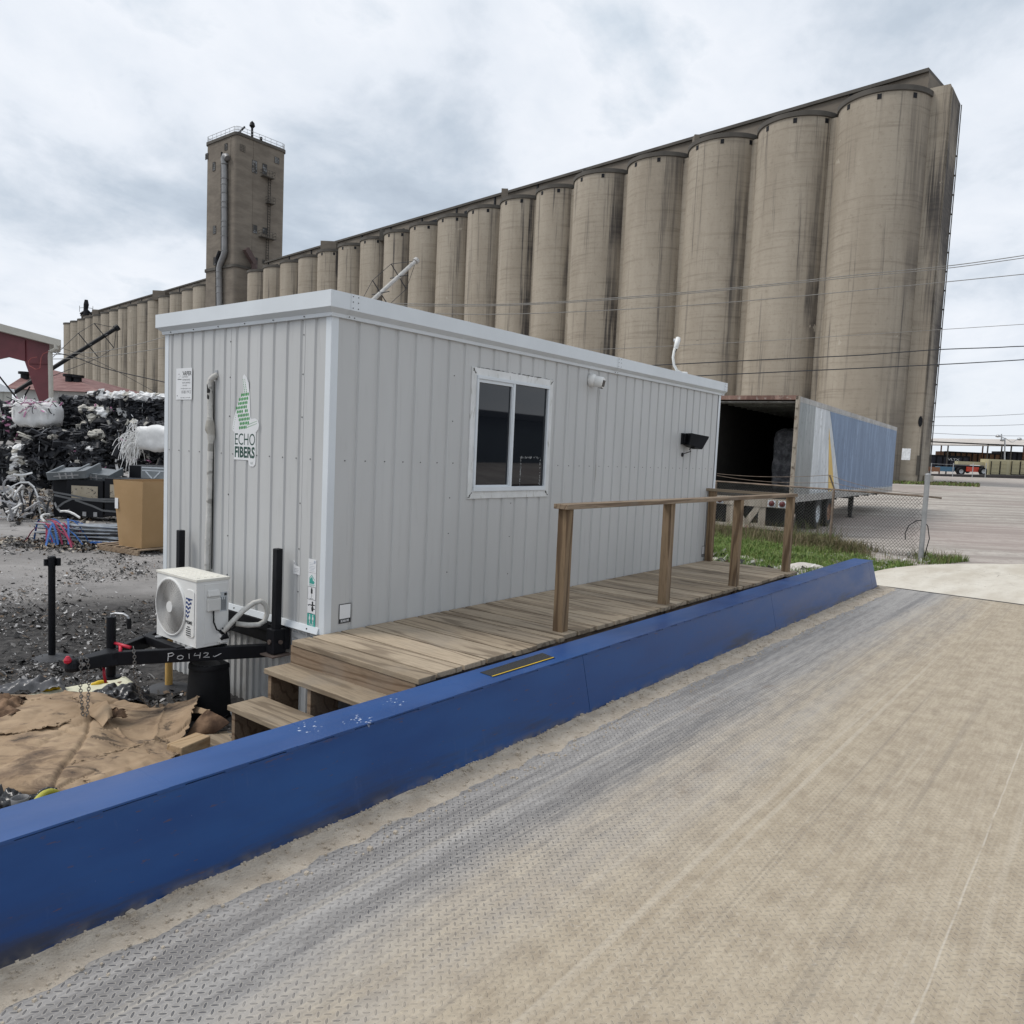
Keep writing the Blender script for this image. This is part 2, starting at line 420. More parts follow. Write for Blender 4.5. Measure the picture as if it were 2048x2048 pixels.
# ------------------------------------------------------------------ ground
ZG = -.78
def smooth(t, a, b): t = max(0, min(1, (t-a)/(b-a))); return t*t*(3-2*t)
def gz(x, y):
    r = math.hypot(x-CAM.x, y-CAM.y)
    z = ZG + .17*smooth(x, 7.5, 13)*(1-smooth(y, 8, 20))
    z += .86*smooth(r, 30, 76) + .35*smooth(r, 80, 130) + .4*smooth(r, 140, 400)
    return z
mb = MB()
ax_ = [0.]
st = .35
while ax_[-1] < 4500: ax_.append(ax_[-1]+st); st *= 1.075
ax_ = [-a for a in ax_[:0:-1]]+ax_
N = len(ax_)
def gp(i, j):
    x, y = ax_[i]+1., ax_[j]+1.
    return (x, y, gz(x, y)+.02*noise.noise(Vector((x*.7, y*.7, 0)))*(1 if math.hypot(x, y) < 60 else 0))
mb.v = [Vector(gp(i, j)) for i in range(N) for j in range(N)]
mb.f = [[i*N+j, (i+1)*N+j, (i+1)*N+j+1, i*N+j+1] for i in range(N-1) for j in range(N-1)]; mb.m = [0]*len(mb.f)
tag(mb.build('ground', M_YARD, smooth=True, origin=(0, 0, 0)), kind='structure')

# ------------------------------------------------------------------ scale deck, apron, sand
ZD = -.43
mb = MB(); mb.box(-14, 9.585, -8.2, -1.785, ZD-.25, ZD)
tag(mb.build('steel_roadway', M_PLATE, origin=(0, 0, ZD)), kind='structure')
mb = MB()
pl = [(9.635, -1.72), (9.9, -1.42), (11.2, -1.22), (12.6, -1.26), (14.3, -1.2), (15.8, -1.6), (17.6, -2.25), (18.4, -4.6), (17.5, -9), (9.635, -9)]
def az(x): return ZD - .16*smooth(x, 10, 17.8)
cen = (13., -5.)
mb.grid(lambda u, v: (lambda a, b: (a, b, az(a)+.004*noise.noise(Vector((a, b, 0)))))(9.66+8.2*u*(1+.05*noise.noise(Vector((v*5, 1, 0)))), -9+v*(9-2.25*u**3-1.66+.45*math.sin(min(1, u*4)*1.57)+.02*noise.noise(Vector((u*25, 0, 0))))), 40, 40)
n0 = len(mb.v)
tag(mb.build('concrete_pavement', M_CONC, origin=(0, 0, ZD), smooth=True), kind='structure')
mb = MB(); mb.box(9.588, 9.655, -8.2, -1.74, ZD-.2, ZD-.003)
tag(mb.build('road_joint', M_BLACK, origin=(9.6, -4, ZD)), kind='structure')
def sandpt(u, v):
    x = -6+15.55*u; w = .21+.05*noise.noise(Vector((x*1.1, 0, 3)))+.05*noise.noise(Vector((x*5, 0, 9)))+.02*noise.noise(Vector((x*23, 0, 4)))
    w *= 1 if x < 5 else 1+.25*(x-5)/4
    y = -1.782-w*v
    h = .016*(1-v)**1.2*(1+.6*noise.noise(Vector((x*4, v*3, 0))))+.003*noise.noise(Vector((x*30, v*12, 0)))*(1-v)
    return (x, y, ZD+.0015+h if v < 1 else ZD-.002)
mb = MB(); mb.grid(sandpt, 620, 10)
for i in range(2600):
    x = rnd.uniform(-5, 9.4); v = rnd.random()**2.2*1.35
    px, py, pz = sandpt((x+6)/15.55, min(v, .98)); py = -1.785-.24*v; s = rnd.uniform(.002, .006)*(2.2 if rnd.random() < .03 else 1)
    mb.obox((px, py, pz+s*.4 if v < 1 else ZD+s*.5), (s, s*.3, 0), (-s*.3, s*.8, .1*s), (0, .2*s, s*.7))
tag(mb.build('sand', M_SAND, origin=(0, -1.9, ZD)), kind='stuff')

# ------------------------------------------------------------------ blue guide rail of the scale
rail = thing('guide_rail', 'long blue painted steel kerb rail edging the truck scale, scuffed white on top', 'guide rail', (2, -1.6, ZD))
seams = [-9.0, 1.02, 4.86, 9.06, 9.30]
for i in range(len(seams)-1):
    a, b = seams[i]+.0025, seams[i+1]-.0025
    e = .05 if i == 3 else 0
    mb = MB(); mb.hexa([(a,-1.797,ZD-.02),(b+e,-1.797,ZD-.02),(b+e,-1.44,ZD-.35),(a,-1.44,ZD-.35),(a,-1.697,-.012),(b,-1.697,-.012),(b,-1.44,-.012),(a,-1.44,-.012)])
    mb.build('side_plate', M_BLUE, rail)
mb = MB()
x = -9.
while x < 9.25:      # top plate with a slightly wavy torch-cut edge
    w = .16
    j = .004*rnd.random()
    mb.box(x, min(x+w, 9.27), -1.703-j, -1.432, -.005+.0006*rnd.random(), .004+.0006*rnd.random()); x += w
x = -8.9
while x < 9.2:
    mb.bar((x, -1.699, -.0085), (x+rnd.uniform(.10, .17), -1.699, -.0085), .009, .008); x += rnd.uniform(.26, .34)
mb.build('top_plate', M_BLUE, rail)
A, B, C_, D_ = [atz(*q, .006) for q in ((960, 1345), (1085, 1306), (1110, 1316), (987, 1354))]
def lerp(a, b, t): return a+(b-a)*t
mb = MB(); up = Vector((0, 0, .003))
def lam(a, b, c, d, z0, z1): mb.hexa([Vector((q.x, q.y, z0)) for q in (d, c, b, a)]+[Vector((q.x, q.y, z1)) for q in (d, c, b, a)])
lam(A, B, C_, D_, .0055, .0075)
pad = mb.build('grip_strip', flat('grit_tape', (.028, .028, .028), .95, bump=.5, s=60), rail)
mb = MB(); lam(lerp(A, D_, .86), lerp(B, C_, .86), lerp(B, C_, .92), lerp(A, D_, .92), .0077, .0083)
mb.build('yellow_line', M_YEL, pad)
# ------------------------------------------------------------------ site office cabin
CL, CW = 7.026, 2.44
cab = thing('site_office', 'pale grey corrugated metal site office cabin on a trailer frame behind the boardwalk', 'site office', (CL/2, CW/2, ZG))
def ribline(L, first, pitch):   # profile of (distance, depth) with shallow pressed grooves
    pts = [(0, 0)]; x = first
    while x < L-.05:
        pts += [(x-.026, 0), (x-.014, .013), (x+.010, .013), (x+.020, 0)]; x += pitch
    return pts+[(L, 0)]
def wall(pts, o, ex, en, z0, z1, hole=None):
    mb = MB(); o, ex, en = Vector(o), Vector(ex), Vector(en)
    def strip(a, b, za, zb):
        mb.add([o+ex*a[0]+en*a[1]+Vector((0,0,za)), o+ex*b[0]+en*b[1]+Vector((0,0,za)), o+ex*b[0]+en*b[1]+Vector((0,0,zb)), o+ex*a[0]+en*a[1]+Vector((0,0,zb))], [(0,1,2,3)])
    for a, b in zip(pts, pts[1:]):
        if hole and a[0] >= hole[0] and b[0] <= hole[1]: strip(a, b, z0, hole[2]); strip(a, b, hole[3], z1)
        else: strip(a, b, z0, z1)
    return mb
ptsL = ribline(CL, .256, .2032)
H = (1.64, 2.78, 1.06, 2.15)
ptsL = sorted(ptsL+[(H[0], 0), (H[1], 0)]) if True else ptsL
mb = wall(ptsL, (0, 0, 0), (1, 0, 0), (0, 1, 0), -.06, 2.44, H)
mwl = mb
mb = wall(ribline(CW, .128, .178), (0, CW, 0), (0, -1, 0), (1, 0, 0), .0, 2.44)
mws = mb
mb = MB(); mb.box(.05, CL, CW-.05, CW, -.06, 2.44); mb.box(CL-.05, CL-.0, .02, CW, -.06, 2.44); mb.box(.02, CL-.05, .02, CW-.05, -.1, -.06)
mb.build('wall', M_SIDING, cab)
mb = MB(); mb.box(.05, CL-.06, .25, CW-.06, -.05, 2.3); 
mb.build('lining', flat('dark_interior', (.03, .03, .03), .9), cab)
# fascia
o1 = .066
prof = [(-.02, 2.398), (.022, 2.398), (.026, 2.424), (o1, 2.458), (o1, 2.578), (-.05, 2.582)]
def ring(prof, mbx):
    cs = [(0, 0), (CL, 0), (CL, CW), (0, CW), (0, 0)]; sg = [(-1, -1), (1, -1), (1, 1), (-1, 1), (-1, -1)]
    n = len(prof); b = len(mbx.v)
    for (x, y), (sx, sy) in zip(cs, sg):
        for u, z in prof: mbx.v.append(Vector((x+sx*u, y+sy*u, z)))
    for i in range(4):
        for k in range(n-1): mbx.f.append([b+i*n+k, b+(i+1)*n+k, b+(i+1)*n+k+1, b+i*n+k+1]); mbx.m.append(0)
mb = MB(); mb.box(-.05, CL+.05, -.05, CW+.05, 2.53, 2.572); mb.build('roof', M_TRIM, cab)
mb = MB(); ring(prof, mb)
for xx in (.12, 4.0, CL-.03):     # lap joints of the fascia
    mb.sweep([(u+.0025, z) for u, z in prof[1:5]], [(Vector((xx, 0, 0)), Vector((0, -1, 0)), Vector((0, 0, 1))), (Vector((xx+(.09 if xx < 6 else .095), 0, 0)), Vector((0, -1, 0)), Vector((0, 0, 1)))])
for x0 in (.14, .19, 4.02, 4.07, CL-.01, CL+.04):
    for z in (2.475, 2.52, 2.56): mb.cyl((x0, -o1-.002, z), (x0, -o1-.005, z), .0045, 8, 1)
    mb.cyl((x0, -.027, 2.412), (x0, -.031, 2.412), .0045, 8, 1)
for i in range(6): mb.cyl((-.025, .3+i*.4, 2.412), (-.031, .3+i*.4, 2.412), .005, 8, 1)
mb.build('fascia', [M_TRIM, M_SCREW], cab)
# corner and base trims
def corner(x, y, sx, sy, z0, z1, w=.062, t=.004):
    m = MB(); m.box(min(x, x-sx*w), max(x, x-sx*w), min(y-sy*t*-1, y+sy*t), max(y-sy*t*-1, y+sy*t), z0, z1) if False else None
    xa, xb = sorted((x+sx*t, x-sx*w)); ya, yb = sorted((y, y+sy*t)); m.box(xa, xb, ya, yb, z0, z1)
    xa, xb = sorted((x, x+sx*t)); ya, yb = sorted((y-.0003*sy, y-sy*w)); m.box(xa, xb, ya, yb, z0, z1)
    return m
for x, y, sx, sy in ((0, 0, -1, -1), (CL, 0, 1, -1), (0, CW, -1, 1)):
    corner(x, y, sx, sy, -.015 if x == 0 else 0, 2.40).build('corner_trim', M_TRIM, cab, bevel=.0015)
mb = MB(); mb.hexa([(-.024,.058,-.014),(-.004,.058,-.014),(-.004,CW-.058,-.014),(-.024,CW-.058,-.014),(-.010,.058,.034),(.002,.058,.036),(.002,CW-.058,.036),(-.010,CW-.058,.034)])
mb.build('base_trim', M_TRIM, cab)
# screws and vertical panel laps belong to the two wall sheets
x = .256-.1
while x < CL-.1:
    if not 1.5 < x < 2.95: mwl.cyl((x, .001, 1.33), (x, -.004, 1.33), .0052, 8, 1)
    x += .2032
for z in (.35, .7, 1.02, 1.7, 2.1): mwl.cyl((1.35, .001, z), (1.35, -.004, z), .005, 8, 1)
for z in (.25, .62, .95): mwl.cyl((2.23, .001, z), (2.23, -.004, z), .005, 8, 1)
y = .128+.09
while y < CW-.05:
    mws.cyl((.001, y, 1.33), (-.004, y, 1.33), .005, 8, 1); y += .178
for y in (.33, 1.34):
    for z in (.28, .62, .98, 1.65, 1.98, 2.28): mws.cyl((.001, y, z), (-.005, y, z), .006, 8, 1)
for y in (.19, .55, 1.2, 1.75, 2.2): mws.cyl((-.015, y, .01), (-.022, y, .01), .006, 8, 1)
mws.box(-.0022, 0, 1.335, 1.352, .036, 2.40); mws.box(-.0022, 0, .315, .333, .036, 2.40); mwl.box(3.735, 3.752, -.002, 0, 0, 2.40)
mwl.build('wall', [M_SIDING, M_SCREW], cab); mws.build('wall', [M_SIDING, M_SCREW], cab)
# window
win = thing('window', None, None, (2.2, 0, 1.6)); win.parent = cab; win.location = Vector((2.2, 0, 1.6))-WLOC[cab.name]
x0, x1, z0, z1 = 1.575, 2.835, 1.006, 2.204
mb = MB(); w = .068
mb.box(x0, x1, -.012, .004, z1-w, z1); mb.box(x0, x1, -.012, .004, z0, z0+w)
mb.box(x0, x0+w, -.0105, .004, z0+w, z1-w); mb.box(x1-w, x1, -.0105, .004, z0+w, z1-w)
mtr = mb
mb = MB(); a, b, c, d = x0+w, x1-w, z0+w, z1-w; t = .030
mb.box(a, b, -.026, .05, d-t, d); mb.box(a, b, -.026, .05, c, c+t+.012); mb.box(a, a+t*.8, -.024, .05, c+t, d-t); mb.box(b-t*.8, b, -.024, .05, c+t, d-t)
mb.box(2.175, 2.205, -.022, .05, c+t, d-t)
mb.build('frame', M_TRIM, win, bevel=.002)
mb = MB(); mb.box(a+t*.8, 2.175, -.014, .03, d-t-.03, d-t); mb.box(2.160, 2.175, -.016, .03, c+t, d-t-.03); mb.box(a+t*.8, 2.160, -.012, .03, c+t+.012, c+t+.028)
mb.build('sash', M_TRIM, win, bevel=.0015)
mb = MB(); mb.box(a+t*.8, 2.160, .004, .012, c+t+.028, d-t-.03); mb.build('pane', M_GLASS, win)
mb = MB(); mb.box(2.205, b-t*.8, .000, .008, c+t+.012, d-t)
gx0, gx1, gz0, gz1 = 2.36, 2.685, c+t+.02, c+t+.30
for i in range(70):     # crust of old tape round a patch on the right pane
    for (xa, za, xb, zb, pr_) in ((gx0, gz0, gx0, gz1, .8), (gx0-.02, gz1, gx1, gz1, .45), (gx1, gz0, gx1, gz1, .5)):
        if rnd.random() < pr_:
            f = rnd.random(); xx, zz = xa+(xb-xa)*f+rnd.gauss(0, .004), za+(zb-za)*f+rnd.gauss(0, .004); s = rnd.uniform(.001, .004)
            mb.obox((xx, -.0008, zz), (s, 0, s*.4), (0, .0005, 0), (-s*.3, 0, s*rnd.uniform(.6, 2.4)), 1)
mb.build('pane', [M_GLASS, flat('old_tape', (.35, .36, .36), .8)], win)
mb = mtr
for (xx, zz, sx_) in ((x0+.03, z1-.03, 1), (x1-.03, z1-.03, -1), (x1-.03, z0+.03, 1), (x0+.03, z0+.03, -1)):
    for i in range(14):
        f = rnd.uniform(-1, 1); s = rnd.uniform(.003, .007)
        mb.obox((xx+f*.022*sx_+rnd.gauss(0, .004), -.0128, zz-f*.022+rnd.gauss(0, .004)), (s, 0, -s*.5*sx_), (0, .0012, 0), (s*.3, 0, s*.5), 1)
for i in range(60):
    mb.obox((rnd.uniform(x0+.06, x1), -.004, z1+.003+rnd.gauss(0, .003)), (rnd.uniform(.004, .02), 0, 0), (0, .004, 0), (0, 0, .002), 1)
mb.build('trim', [M_WINTRIM, flat('dirty_sealant', (.06, .058, .05), .9)], win)
# skirting with pressed ribs under the end wall
def rib2(L, first, pitch):
    pts = [(0, 0)]; x = first
    while x < L-.06: pts += [(x-.022, 0), (x-.012, -.016), (x+.012, -.016), (x+.022, 0)]; x += pitch
    return pts+[(L, 0)]
mb = wall(rib2(CW-.02, .07, .092), (.035, CW-.01, 0), (0, -1, 0), (1, 0, 0), ZG-.03, -.015)
mb.add([(CL-.02, .05, ZG-.05), (.035, .01, ZG-.05), (.035, .01, -.02), (CL-.02, .05, -.02)], [(0, 1, 2, 3)])
mb.build('skirting', M_SIDING, cab)
# chassis and A-frame drawbar
mb = MB()
mb.box(-.012, .03, .545, 1.90, -.20, -.018); mb.box(-.03, .03, .60, 1.84, -.10, -.018)
for ya, yb in ((.56, 1.195), (1.88, 1.245)):
    mb.bar((.0, ya, -.232), (-1.06, yb, -.240), .055, .105); 
mb.hexa([(-1.06,1.14,-.292),(-1.06,1.30,-.292),(-.98,1.30,-.292),(-.98,1.14,-.292),(-1.06,1.14,-.186),(-1.06,1.30,-.186),(-.98,1.30,-.186),(-.98,1.14,-.186)])
mb.build('drawbar', M_BLACK, cab, bevel=.006)
mb = MB(); mb.box(-.665, -.60, .945, 1.50, -.245, -.176); mb.box(-.38, -.32, .80, 1.65, -.245, -.176)
mb.build('cross_member', M_BLACK, cab, bevel=.004)
mb = MB()
mb.hexa([(-1.30,1.165,-.285),(-1.02,1.13,-.288),(-1.02,1.31,-.288),(-1.30,1.275,-.285),(-1.30,1.180,-.205),(-1.02,1.145,-.180),(-1.02,1.295,-.180),(-1.30,1.26,-.205)])
mb.lathe([(.0, .07), (.035, .062), (.052, .035), (.058, 0), (.052, -.03), (.0, -.03)], (-1.31, 1.22, -.262), 16)
cp_ = mb.build('coupler', M_BLACK, cab, bevel=.008)
mb = MB(); mb.cyl((-1.26, 1.160, -.24), (-1.26, 1.280, -.24), .014, 12); mb.build('pin', M_STEEL, cp_)
mb = MB(); mb.lathe([(.0, .03), (.012, .026), (.026, .0), (.024, -.02), (.0, -.035)], (-1.355, 1.20, -.195), 12)
mb.build('cap', M_RED, cp_)
# chalk writing on the near drawbar beam
bd = Vector((-1.06, 1.195, 0))-Vector((0, .56, 0)); bd = Vector((bd.x, bd.y, -.008)).normalized(); nb = Vector((bd.y, -bd.x, 0)).normalized()
if nb.y > 0: nb = -nb
def bpt(t, z): return Vector((0, .56, -.232))+bd*t+nb*.0295+Vector((0,0,-.004))+Vector((0, 0, z))
strokes = [[(0,-.5),(.02,.3),(.0,.45)],[(0,.42),(.18,.5),(.24,.3),(.16,.1),(.03,.05)],[(.5,.1),(.4,.0),(.38,-.25),(.48,-.4),(.6,-.3),(.63,-.05),(.55,.1),(.5,.1)],[(.86,.28),(.87,-.36)],[(1.12,.32),(1.06,.0),(1.3,.02)],[(1.33,.35),(1.30,-.38)],[(1.46,.2),(1.55,.3),(1.66,.22),(1.62,.0),(1.45,-.28),(1.72,-.3)],[(1.86,-.2),(1.93,-.28),(2.2,.1)]]
mb = MB()
for sk in strokes:
    pts = [bpt(.83-a*.175, b*.062) for a, b in sk]
    mb.tube(pts, .0030, 5)
mb.build('chalk_marking', M_CHALK, cab)
# jack with elbow crank
mb = MB(); mb.cyl((-1.0, 1.305, -.405), (-1.0, 1.305, .055), .034, 18); mb.lathe([(0, 0), (.07, 0), (.07, .012), (.0, .014)], (-1.0, 1.305, -.425), 16)
jk = mb.build('jack', M_BLACK, cab)
mb = MB(); mb.tube([(-1.0, 1.305, .05), (-1.0, 1.30, .075), (-.985, 1.27, .085), (-.95, 1.21, .085), (-.935, 1.175, .07), (-.93, 1.165, .045)], .010, 8)
mb.build('crank', M_STEEL, jk); mb = MB(); mb.cyl((-.93, 1.165, .055), (-.93, 1.165, -.025), .0165, 12); mb.build('handle', M_RUBBER, jk)
# winch posts (square tube) either side of the drawbar
for y0 in (.425, 1.905):
    mb = MB(); mb.box(-.118, -.062, y0+.028, y0+.088, -.23, .612); pp = mb.build('post', M_BLACK, cab, bevel=.006)
    mb = MB(); mb.box(-.145, -.030, y0+.008, y0+.108, -.225, -.03); mb.box(-.05, .0, y0+.00, y0+.24, -.20, -.03); mb.build('sleeve', M_BLACK, pp, bevel=.004)
    mb = MB(); mb.box(-.18, .0, y0-.03, y0+.14, -.242, -.231); mb.cyl((-.088, y0+.01, -.13), (-.088, y0-.008, -.13), .017, 10); mb.cyl((-.143, y0+.058, -.13), (-.158, y0+.058, -.13), .019, 10)
    mb.build('foot_plate', flat('rusty_steel', (.13, .10, .085), .7, .3), pp)
# red hose / strap wrapped round the drawbar nose
mb = MB(); mb.tube([(-.99, 1.36, -.155), (-.985, 1.29, -.150), (-.975, 1.19, -.148), (-.955, 1.09, -.152)], .013, 8)
mb.tube([(-.975, 1.21, -.152), (-.99, 1.17, -.165), (-1.0, 1.152, -.20), (-1.0, 1.150, -.25), (-1.0, 1.152, -.285)], .013, 8)
mb.tube([(-1.10, 1.20, -.30), (-1.10, 1.195, -.36), (-1.09, 1.19, -.42)], .011, 8)
mb.build('hose_wrap', M_RED, cab, smooth=True)
def chain(mbx, pts, L=.030, r=.0034, w=.010):
    pts = [Vector(p) for p in pts]
    # resample
    seg = [(b-a).length for a, b in zip(pts, pts[1:])]; tot = sum(seg); n = int(tot/(L*.72))
    def at(s):
        for (a, b), l in zip(zip(pts, pts[1:]), seg):
            if s <= l: return a+(b-a)*(s/l)
            s -= l
        return pts[-1]
    for i in range(n):
        c = at((i+.5)*tot/n); t = (at((i+.9)*tot/n)-at((i+.1)*tot/n)).normalized()
        a = t.cross(Vector((.3, .8, .1))).normalized(); b = t.cross(a)
        s = a if i % 2 else b
        ring_ = []
        for k in range(10):
            g = 2*math.pi*k/10; ring_.append(c+t*math.cos(g)*L*.5+s*math.sin(g)*w)
        mbx.tube(ring_+[ring_[0]], r, 5, cap=False)
def sag(a, b, d, n=14):
    a, b = Vector(a), Vector(b); return [a+(b-a)*(i/n)-Vector((0, 0, d*4*(i/n)*(1-i/n))) for i in range(n+1)]
M_CHAIN = flat('dull_chain', (.22, .21, .20), .45, .6)
mb = MB()
A_ = Vector((-1.285, 1.15, -.235)); 
chain(mb, [A_+Vector((0, 0, .06)), A_, A_+Vector((-.005, -.005, -.16)), A_+Vector((.01, -.005, -.36)), A_+Vector((.025, -.01, -.43)), A_+Vector((.042, -.01, -.36)), A_+Vector((.055, -.005, -.16)), A_+Vector((.05, 0, .02)), A_+Vector((.03, .02, .05))])
mb.build('safety_chain', M_CHAIN, cab); mb = MB()
chain(mb, [(-.935, 1.085, -.15), (-.93, 1.075, -.22), (-.925, 1.08, -.34), (-.90, 1.10, -.45), (-.85, 1.13, -.56), (-.78, 1.15, -.66)])
mb.build('safety_chain', M_CHAIN, cab)
# ------------------------------------------------------------------ boardwalk with steps and handrail
dk = thing('boardwalk', 'weathered timber boardwalk with steps and a post handrail along the grey cabin', 'boardwalk', (3.2, -.65, ZG))
bx = [-.304, -.121, .151, .394, .698, .983, 1.262, 1.372]
mb = MB(); x = 1.468
def board(m, a, b, y0, y1, z1=0., th=.038):
    g = .0125; e = rnd.uniform(-.016, .016); w = rnd.uniform(-.003, .003)
    m.hexa([(a+g,y0+e,z1-th),(b-g,y0+e,z1-th),(b-g+w,y1,z1-th),(a+g+w,y1,z1-th),(a+g,y0+e,z1+w*.4),(b-g,y0+e,z1-w*.4),(b-g+w,y1,z1),(a+g+w,y1,z1)])
for a, b in zip(bx, bx[1:]): board(mb, a, b, -1.308, -.006 if a > -.13 else -.004)
bounds = [1.378, 1.60, 1.89, 2.18, 2.47, 2.76, 3.05, 3.262, 3.36, 3.65, 3.94, 4.23, 4.52, 4.81, 4.96, 5.06, 5.35, 5.64, 5.93, 6.22, 6.51, 6.74, 6.95]
for a, b in zip(bounds, bounds[1:]):
    board(mb, a, b, -1.275 if a < 4.9 else -1.30, -.006)
mb.build('deck_boards', M_WOODY, dk, bevel=.004)
mb = MB(); mb.box(-.285, -.247, -1.29, .02, -.205, -.040)
mb.build('riser', M_WOODR, dk, bevel=.003)
mb = MB(); mb.box(-.245, 6.7, -1.20, -1.16, -.22, -.040); mb.build('joist', M_WOODX, dk)
mb = MB(); mb.box(-.245, 6.7, -.10, -.06, -.22, -.040); mb.build('joist', M_WOODX, dk)
for x0, x1, z, y1, y0 in ((-.512, -.225, -.172, .02, -1.30), (-.80, -.515, -.372, .015, -1.30)):
    mb = MB(); mb.box(x0, x1, y0, y1, z-.038, z); mb.build('tread', M_WOODY, dk, bevel=.005)
for y in (-.005, -.46, -.95):
    mb = MB(); mb.extr([(-.775, ZG-.02), (-.775, -.413), (-.49, -.413), (-.49, -.213), (-.25, -.213), (-.25, ZG-.02)] , (0, y-.038, 0), (1, 0, 0), (0, 0, 1), (0, .038, 0)); mb.build('stringer', M_WOODR, dk, bevel=.002)
mb = MB(); mb.bar((-.50, -.25, -.72), (-.30, -.40, -.42), .04, .06); mb.build('brace', M_WOODX, dk)
for i in range(4):
    mb = MB(); xx = .8+i*1.9; mb.box(xx, xx+.09, -1.16, -1.07, ZG-.05, -.04); mb.build('pier', M_WOODZ, dk)
posts = [(1.453, -1.207), (3.259, -1.215), (4.945, -1.250), (6.735, -1.245)]
for i, (x, y) in enumerate(posts):
    mb = MB(); mb.box(x, x+.09, y, y+.092, -.20, 1.012); mb.build('rail_post', M_WOODZ, dk, bevel=.004)
mb = MB(); mb.box(6.775, 6.865, -.115, -.022, -.2, 1.012); mb.build('rail_post', M_WOODZ, dk, bevel=.004)
mb = MB(); mb.hexa([(1.405,-1.235,1.012),(6.86,-1.265,1.016),(6.86,-1.155,1.016),(1.405,-1.10,1.012),(1.405,-1.235,1.052),(6.86,-1.265,1.056),(6.86,-1.155,1.056),(1.405,-1.10,1.052)])
mb.build('hand_rail', M_WOODX, dk, bevel=.004)
mb = MB(); mb.box(6.76, 6.85, -1.15, .03, 1.013, 1.051); mb.build('hand_rail', M_WOODY, dk, bevel=.004)

# ------------------------------------------------------------------ outdoor air conditioner on the drawbar
ac = thing('air_conditioner', 'white outdoor air conditioner unit with round fan grille on the cabin drawbar', 'air conditioner', (-.47, 1.08, -.165))
X0, X1, Y0, Y1, Z0, Z1 = -.60, -.33, .78, 1.388, -.162, .372
mb = MB(); yc, zc, rr = 1.16, .105, .222
# front face with a round hole
n = 48; b = len(mb.v)
ringp = []
for k in range(n):
    g = 2*math.pi*k/n; ringp.append((X0, yc+rr*math.cos(g), zc+rr*math.sin(g)))
sq = []
for k in range(n):
    g = 2*math.pi*k/n; c, s_ = math.cos(g), math.sin(g)
    t = min((Y1-.004-yc)/c if c > 1e-6 else 1e9, (Y0+.004-yc)/c if c < -1e-6 else 1e9, (Z1-.02-zc)/s_ if s_ > 1e-6 else 1e9, (Z0+.002-zc)/s_ if s_ < -1e-6 else 1e9)
    sq.append((X0, yc+t*c, zc+t*s_))
mb.v += [Vector(p) for p in ringp+sq]+[Vector((X0+.05, p[1], p[2])) for p in ringp]
for k in range(n):
    k2 = (k+1) % n
    mb.f.append([b+k, b+n+k, b+n+k2, b+k2]); mb.f.append([b+2*n+k, b+k, b+k2, b+2*n+k2]); mb.m += [0, 0]
for (yy, zz) in ((Y1-.004, Z1-.02), (Y0+.004, Z1-.02), (Y0+.004, Z0+.002), (Y1-.004, Z0+.002)):
    cand = sorted(range(n), key=lambda k: (sq[k][1]-yy)**2+(sq[k][2]-zz)**2)[:2]
    i0 = len(mb.v); mb.v.append(Vector((X0, yy, zz))); mb.f.append([b+n+cand[0], i0, b+n+cand[1]]); mb.m.append(0)
    for k in sorted(range(n), key=lambda k: (sq[k][1]-yy)**2+(sq[k][2]-zz)**2)[2:3]: pass
mb.box(X0+.0008, X1, Y0, Y0+.004, Z0, Z1-.02); mb.box(X0+.0008, X1, Y1-.004, Y1, Z0, Z1-.02); mb.box(X1-.004, X1, Y0+.004, Y1-.004, Z0, Z1-.02)
mb.box(X0+.0008, X1-.004, Y0+.004, Y1-.004, Z0+.002, Z0+.005)
mb.build('casing', M_WHITE, ac)
mb = MB(); mb.box(X0-.006, X1+.006, Y0-.006, Y1+.006, Z1-.02, Z1)
for k in range(4): mb.box(X0+.03+k*.055, X0+.055+k*.055, Y0+.05, Y1-.05, Z1-.0005, Z1+.004)
mb.build('lid', flat('aged_white_lid', (.72, .70, .63), .5, var=.06), ac, bevel=.004)
mb = MB(); mb.cyl((X0+.045, yc, zc), (X0+.048, yc, zc), rr, 48); mb.build('fan_well', M_RUBBER, ac)
mb = MB()
for k in range(5):
    g0 = 2*math.pi*k/5
    mb.grid(lambda u, v: (X0+.038-.02*v, yc+(.03+.165*u)*math.cos(g0+v*1.0+u*.3), zc+(.03+.165*u)*math.sin(g0+v*1.0+u*.3)), 6, 6)
mb.build('fan_blade', flat('grey_fan', (.10, .10, .10), .5), ac)
mb = MB()
for k in range(26):
    r0 = .045+.0068*k
    mb.tube([(X0-.012, yc+r0*math.cos(2*math.pi*i/48), zc+r0*math.sin(2*math.pi*i/48)) for i in range(49)], .0016, 4, cap=False)
for k in range(48):
    g = 2*math.pi*k/48; 
    mb.tube([(X0-.008, yc+.04*math.cos(g), zc+.04*math.sin(g)), (X0-.010, yc+.13*math.cos(g+.12), zc+.13*math.sin(g+.12)), (X0-.002, yc+.222*math.cos(g+.3), zc+.222*math.sin(g+.3))], .0017, 4, cap=False)
gr = mb.build('fan_grille', flat('grille_wire', (.50, .49, .47), .5), ac)
mb = MB(); mb.tube([(X0-.004, yc+.224*math.cos(2*math.pi*i/64), zc+.224*math.sin(2*math.pi*i/64)) for i in range(65)], .010, 8, cap=False)
mb.cyl((X0-.006, yc, zc), (X0-.017, yc, zc), .044, 28)
mb.build('grille_rim', M_WHITE, ac, auto=40)
